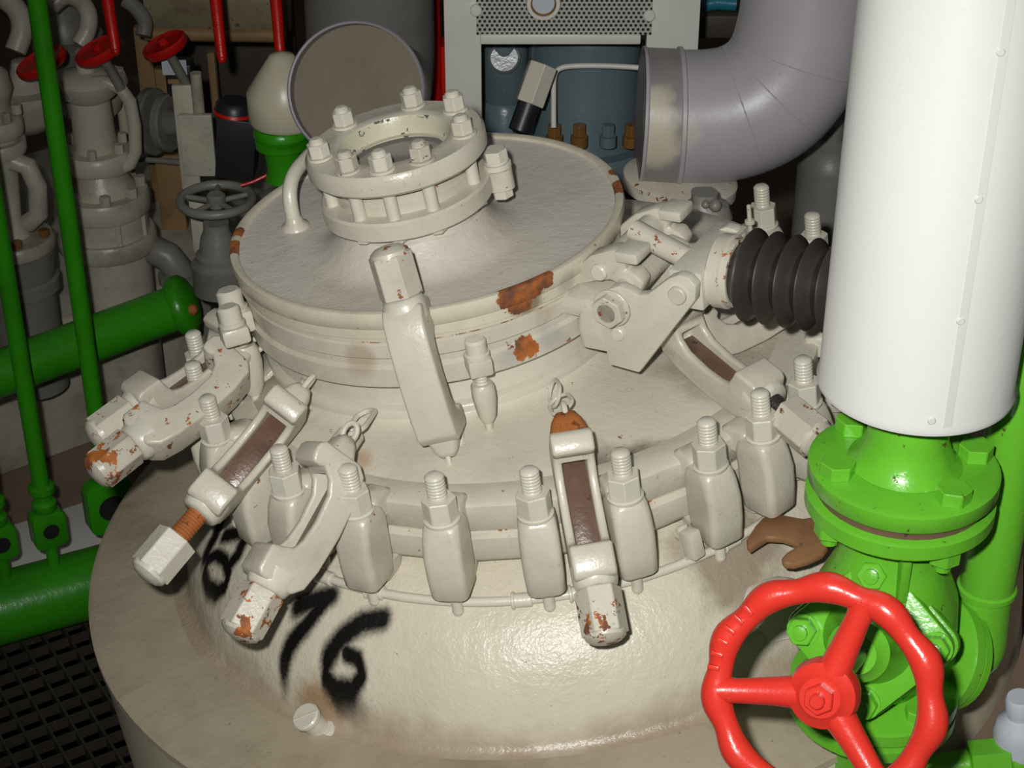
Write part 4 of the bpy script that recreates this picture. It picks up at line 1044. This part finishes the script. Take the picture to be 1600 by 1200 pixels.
# cream bell on green ring
t = stack('bell_hood', 'cream bell-shaped hood on a green ring flange', 'hood', 447, 190, 3.3, [('bell', [(54, 190), (58, 185), (58, 146), (18, 96), (0, 92)])], 'cream_smooth')
t = stack('ring_flange', 'green ring flange below the cream bell', 'flange', 440, 215, 3.3, [('upper_ring', [(0, 198), (40, 198), (44, 202), (44, 210), (30, 214)]), ('lower_ring', [(30, 214), (42, 218), (42, 226), (30, 230)]), ('neck', [(30, 228), (26, 260), (30, 275), (0, 275)])], 'dkgreen')
# top brown trough
c = W(345, 18, 3.95); t = thing('trough', 'rusty cream horizontal trough across the top behind the levers', 'trough', T(c))
B().prism([(-.07, .07), (-.07, .0), (-.055, -.028), (-.03, -.038), (.03, -.038), (.055, -.028), (.07, .0), (.07, .07)], .31, Matrix(((0, 0, 1, -.155), (1, 0, 0, 0), (0, 1, 0, 0), (0, 0, 0, 1))), .004).obj('body', 'oldrusty', t)
B().tube([(-.16, -.055, -.03), (.15, -.055, -.035)], .016, 14).obj('edge_pipe', 'wood', t)

# ------------------------------------------------------------------ grey gooseneck duct
c = W(557, 142, 3.0); nd = (c2w((-.05, .12, -.95))).normalized()
t = thing('gooseneck_duct', 'grey vertical duct ending in a round capped mouth behind the lid', 'duct', T(c))
r0 = .113; path = [-nd * .034, -nd * .085]
hd_ = Vector((-nd.x, -nd.y, -nd.z)); q = path[-1]
for i in range(1, 10):
    a = i / 9; dv = (hd_ * (1 - a) + Vector((0, 0, 1)) * a).normalized(); q = q + dv * .022; path.append(q.copy())
path += [q + Vector((0, 0, .3)), q + Vector((0, 0, .8))]
B().tube(path, r0, 40).obj('duct', 'dkduct', t)
mm = along((0, 0, 0), nd)
B().lathe([(r0 - .0025, -.034), (r0 - .0025, .008), (r0 + .001, .009), (r0 + .003, .006), (r0 + .002, .0), (r0 + .001, -.038)], mm, 56).obj('rim', 'duct', t)
B().lathe([(0, -.030), (r0 - .002, -.030)], mm, 40).obj('mouth_plate', 'ductinside', t)
# red pipe behind
c = W(668, 120, 3.5)
t = thing('red_pipe', 'red vertical pipe between the grey duct and the cabinet', 'pipe', T(c)); B().cyl((0, 0, -.5), (0, 0, .6), .028, None, 24).obj('pipe', 'dkred', t)
B().cyl((.03, .03, -.5), (.03, .03, .06), .03, None, 24, .004).obj('sleeve', 'dkred', t)

# ------------------------------------------------------------------ cabinet with grille
cy_ = Wy(900, 60, 2.95).y
def C(px, py): q = Wy(px, py, cy_); return q
O = C(900, 64)
cab = thing('machine_cabinet', 'light grey cabinet with perforated grille and gauge behind the vessel', 'cabinet', T(O))
def cbox(x0, x1, z0, z1, y0, y1, nm, mat, bev=.003):
    return B().box(((x0 + x1) / 2, (y0 + y1) / 2, (z0 + z1) / 2), (x1 - x0, y1 - y0, z1 - z0), None, bev).obj(nm, mat, cab)
xl = C(694, 60).x - O.x; xo = C(752, 60).x - O.x; xr = C(1010, 60).x - O.x; xe = C(1092, 60).x - O.x; zb = C(900, 330).z - O.z
cbox(xl, xo, zb, .45, 0, .03, 'post', 'cabinet'); cbox(xr, xe, zb, .45, 0, .03, 'post', 'cabinet')
cbox(xl - .001, xl + .004, zb, .45, .03, .5, 'side_panel', 'cabinet'); cbox(xe - .004, xe + .001, zb, .45, .03, .5, 'side_panel', 'cabinet')
cbox(xo, xr, zb, .45, .48, .5, 'back_panel', 'wall')
cbox(xo - .004, xr + .004, .0, .45, .004, .016, 'backing', 'hole')
# perforated sheet with real-looking holes (flat print of the punched pattern)
def grille():
    nt = NT('punched_sheet')
    sep = nt.n.new('ShaderNodeSeparateXYZ'); nt.link(nt.tc.outputs['Object'], sep.inputs[0])
    def grid(ox, oz):
        px_ = .0085; pz_ = .0147
        fx = nt.math('SUBTRACT', nt.math('FRACT', nt.math('ADD', nt.math('DIVIDE', sep.outputs[0], px_), 50 + ox)), .5)
        fz = nt.math('SUBTRACT', nt.math('FRACT', nt.math('ADD', nt.math('DIVIDE', sep.outputs[2], pz_), 50 + oz)), .5)
        fx = nt.math('MULTIPLY', fx, px_); fz = nt.math('MULTIPLY', fz, pz_)
        return nt.math('SQRT', nt.math('ADD', nt.math('MULTIPLY', fx, fx), nt.math('MULTIPLY', fz, fz)))
    d = nt.math('MINIMUM', grid(0, 0), grid(.5, .5))
    c = nt.mix(nt.ramp(d, .0023, .0029, 1.0, 0.0), srgb(186, 186, 176), srgb(52, 46, 40))
    nt.link(c, nt.b.inputs['Base Color']); nt.b.inputs['Roughness'].default_value = .45
    return nt.m
M['punched'] = grille()
cbox(xo - .008, xr + .008, .012, .45, -.004, .003, 'grille', 'punched', .001)
cbox(xo - .002, xr - .01, -.004, .014, -.008, .004, 'grille_edge', 'cabinet', .003)
gz = C(849, 2)
gq = gz - O
for nm, pr, mt in (('gauge_ring', [(.022, -.012), (.028, -.012), (.030, -.006), (.030, .004), (.022, .004), (.022, -.012)], 'cabinet'), ('gauge_dial', [(0, -.004), (.0225, -.004)], 'paper'), ('gauge_bezel', [(.019, -.006), (.0225, -.009), (.0225, -.002)], 'brass')):
    B().lathe(pr, T(gq.x, -.004, gq.z) @ Matrix(((1, 0, 0, 0), (0, 0, 1, 0), (0, -1, 0, 0), (0, 0, 0, 1))), 32).obj(nm, mt, cab)
for px, py in ((744, 14), (1014, 22)):
    q = C(px, py) - O; B().cyl((q.x, -.012, q.z), (q.x, 0, q.z), .010, None, 18, .002).obj('screw', 'cabinet', cab)
# blue grey motor inside the opening
mc = W(912, 150, 3.42)
mot = thing('motor', 'blue grey vertical motor housing in the cabinet opening', 'motor', T(mc))
B().lathe([(0, .16), (.095, .16), (.104, .150), (.104, .13), (.106, .12), (.107, -.07), (.112, -.08)], None, 48).obj('housing', 'blue', mot)
B().lathe([(.10, -.08), (.135, -.082), (.138, -.09), (.138, -.20), (.12, -.22), (0, -.22)], None, 48).obj('base_flange', 'blue', mot)
for px, mt in ((905, 'brass'), (950, 'blue'), (986, 'brass'), (866, 'brass')):
    q = W(px, 212, 3.30) - mc
    B().hexa(q - Z * .0, q + Z * .022, .013, bev=.002).cyl(q - Z * .02, q, .016, None, 16).obj('bolt', mt, mot)
q = W(788, 130, 3.45)
aux = thing('sight_pot', 'small blue grey pot with round glass left of the motor', 'pot', T(q))
B().lathe([(0, .12), (.04, .12), (.046, .1), (.046, -.02), (.042, -.03), (.05, -.04), (.05, -.14), (0, -.14)], None, 32).obj('pot', 'blue', aux)
B().lathe([(0, 0), (.026, 0), (.030, .004), (.030, .012), (.026, .014)], along((0, -.046, .07), (0, -1, .25)), 24).obj('glass_ring', 'steel', aux)
o = pipe_px('thin_tube', 'thin cream tube bent in front of the blue motor', [(865, 200), (865, 150), (866, 120), (875, 107), (900, 103), (950, 103), (1005, 106)], 3.24, 4.5, 'cabinet', 'tube', 10)
q = W(838, 130, 3.15)
hx = thing('hex_connector', 'cream hex connector on a black hose before the blue motor', 'connector', T(q))
dv = c2w((.34, -.94, -.1))
B().hexa(-dv * .038, dv * .034, .028, rot=.25, bev=.002).obj('hex', 'cream_clean', hx)
B().cyl(-dv * .09, -dv * .036, .02, None, 18, .002).obj('hose', 'black', hx)

# ------------------------------------------------------------------ big grey elbow duct
pts = [(1000, 181), (1030, 182), (1060, 183), (1110, 182), (1160, 172), (1205, 146), (1238, 104), (1256, 52), (1265, 0), (1270, -80), (1276, -200)]
Pw = [W(x, y, 2.78 - (181 - y) * .0004) for x, y in pts]
eb = thing('elbow_duct', 'large lavender grey duct elbow rising behind the white pipe', 'duct', T(Pw[0]))
def cr(P_, m=6):
    Q = []; n = len(P_)
    for i in range(n - 1):
        p0, p1, p2, p3 = P_[max(i - 1, 0)], P_[i], P_[i + 1], P_[min(i + 2, n - 1)]
        for s in range(m):
            t = s / m; Q.append(.5 * ((2 * p1) + (p2 - p0) * t + (2 * p0 - 5 * p1 + 4 * p2 - p3) * t * t + (3 * p1 - p0 - 3 * p2 + p3) * t ** 3))
    return Q + [P_[-1]]
Q = [q - Pw[0] for q in cr(Pw)]
re = .1035
cf = srgb(190, 182, 162)
M['ductend'] = paint('duct_end_worn', srgb(136, 131, 130), dirt=0.5, dirt_col=srgb(104, 96, 92), rough=0.4, chips=0.05, chip_col=srgb(90, 88, 88), bump=0.12,
    grime=[(W(1022, 200, 2.69) - Pw[0], .055, cf, 1.0), (W(1018, 165, 2.69) - Pw[0], .04, cf, .9), (W(1025, 235, 2.70) - Pw[0], .045, cf, .95)])
M['duct'] = paint('lavender_duct_worn', srgb(168, 163, 168), dirt=0.35, dirt_col=srgb(146, 141, 144), rough=0.38, bump=0.1, grime=[(W(1078, 205, 2.69) - Pw[0], .03, cf, .6)])
B().tube(Q[:13], re + .0015, 44).obj('end_band', 'ductend', eb)
B().tube(Q[11:], re, 44).obj('elbow', 'duct', eb)
dx = (Q[1] - Q[0]).normalized()
B().lathe([(re - .01, 0), (re + .003, 0), (re + .004, .004), (re + .001, .007)], along(Q[0], dx), 48).obj('lip', 'duct', eb)
B().lathe([(re, -.005), (re + .0045, -.003), (re + .0045, .003), (re, .005)], along(Q[12], (Q[13] - Q[11])), 48).obj('bead', 'duct', eb)
for i in (24, 31, 38):
    B().lathe([(re - .001, -.003), (re + .0006, 0), (re - .001, .003)], along(Q[i], (Q[i + 1] - Q[i - 1])), 48).obj('segment_seam', 'duct', eb)
# nozzle below the elbow
q = W(1062, 285, 2.80)
nz = thing('nozzle_flange', 'cream round nozzle flange under the grey elbow', 'flange', T(q) @ RY(.1))
B().lathe([(0, .012), (.085, .012), (.09, .008), (.09, -.010), (.085, -.014), (.05, -.016)], None, 40).obj('blank_flange', 'cream_chip', nz)
B().lathe([(.05, -.016), (.05, -.09), (0, -.09)], None, 28).obj('neck', 'oldcream', nz)
q = W(1105, 335, 2.60)
lj = B().loft([(-.06, 0, 0, .05, .05, .8), (-.03, 0, 0, .062, .06, .8), (-.01, .004, 0, .05, .05, .8), (.0, .004, 0, .064, .056, .7), (.016, 0, 0, .06, .05, .8), (.022, -.004, 0, .04, .04, .8), (.036, -.006, 0, .038, .036, .8)])
for k_ in range(7): lj.ball((random.uniform(-.03, .03), -.026, random.uniform(-.04, .03)), random.uniform(.006, .012), 10)
o = lj.obj('lagged_joint', 'oldgrey'); tag(o, 'lumpy grey wrapped joint under the grey elbow', 'joint', None, T(q))
# standpipe, teal pipe at the back right
q = W(1292, 300, 3.1); SPZ = q.z; sp_ = thing('standpipe', 'grey upright cylinder behind the white pipe', 'cylinder', T(q))
B().lathe([(0, -SPZ), (.055, -SPZ), (.055, .05), (.05, .075), (.03, .09), (.02, .1), (.02, .13), (0, .13)], None, 32).obj('body', 'dkduct', sp_)
pipe_px('teal_pipe', 'small teal blue pipe end at the top right', [(1095, 8), (1120, 4), (1150, 6)], 3.6, 12, 'tealp', 'pipe')
q = W(1110, 35, 3.7); o = B().box((0, 0, 0), (.12, .06, .05), None, .006).obj('dark_beam', 'wall'); tag(o, 'dark beam below the teal pipe', 'beam', None, T(q))

# more old piping between the boards
c = W(238, 190, 3.95)
t = thing('flange_disc', 'grey round flange edge-on beside the old cream yoke', 'flange', along(c, Vector((1, -.35, .1))))
B().lathe([(0, .012), (.07, .012), (.074, .008), (.074, -.008), (.07, -.012), (0, -.012)], None, 36).obj('disc', 'oldgrey', t)
B().cyl((0, 0, .01), (0, 0, .12), .03, None, 20).obj('pipe', 'oldgrey', t)
c = W(262, 192, 3.95)
t = thing('flange_disc', 'grey round flange partly behind the cream bracket bar', 'flange', along(c, Vector((1, -.35, .1))))
B().lathe([(0, .010), (.06, .010), (.064, .006), (.064, -.008), (.06, -.012), (0, -.012)], None, 36).obj('disc', 'oldgrey', t)
B().cyl((0, 0, .01), (0, 0, .12), .026, None, 20).obj('pipe', 'oldgrey', t)
c = W(262, 390, 3.85)
t = thing('pipe_elbow', 'dark grey pipe elbow low between valve and handwheel', 'pipe', T(c))
B().tube([(-.07, .02, .0), (-.03, .0, .0), (.0, -.01, -.01), (.02, -.01, -.04), (.022, -.01, -.12)], .032, 18).obj('elbow', 'oldgrey', t)
B().lathe([(.03, -.01), (.046, -.01), (.046, .01), (.03, .01)], T(.022, -.01, -.06), 24).obj('collar', 'oldgrey', t)
pipe_px('rail_pipe', 'thin dark rail behind the cream bracket bar', [(150, 240), (215, 248), (260, 252), (340, 260)], 4.25, 5, 'oldgrey', 'pipe', 10)
stack('upright_pipe', 'thin old cream upright pipe under the second red wheel', 'pipe', 188, 140, 3.9, [('pipe', [(0, 300), (9, 300), (9, 110), (0, 110)])], 'oldcream', 16)
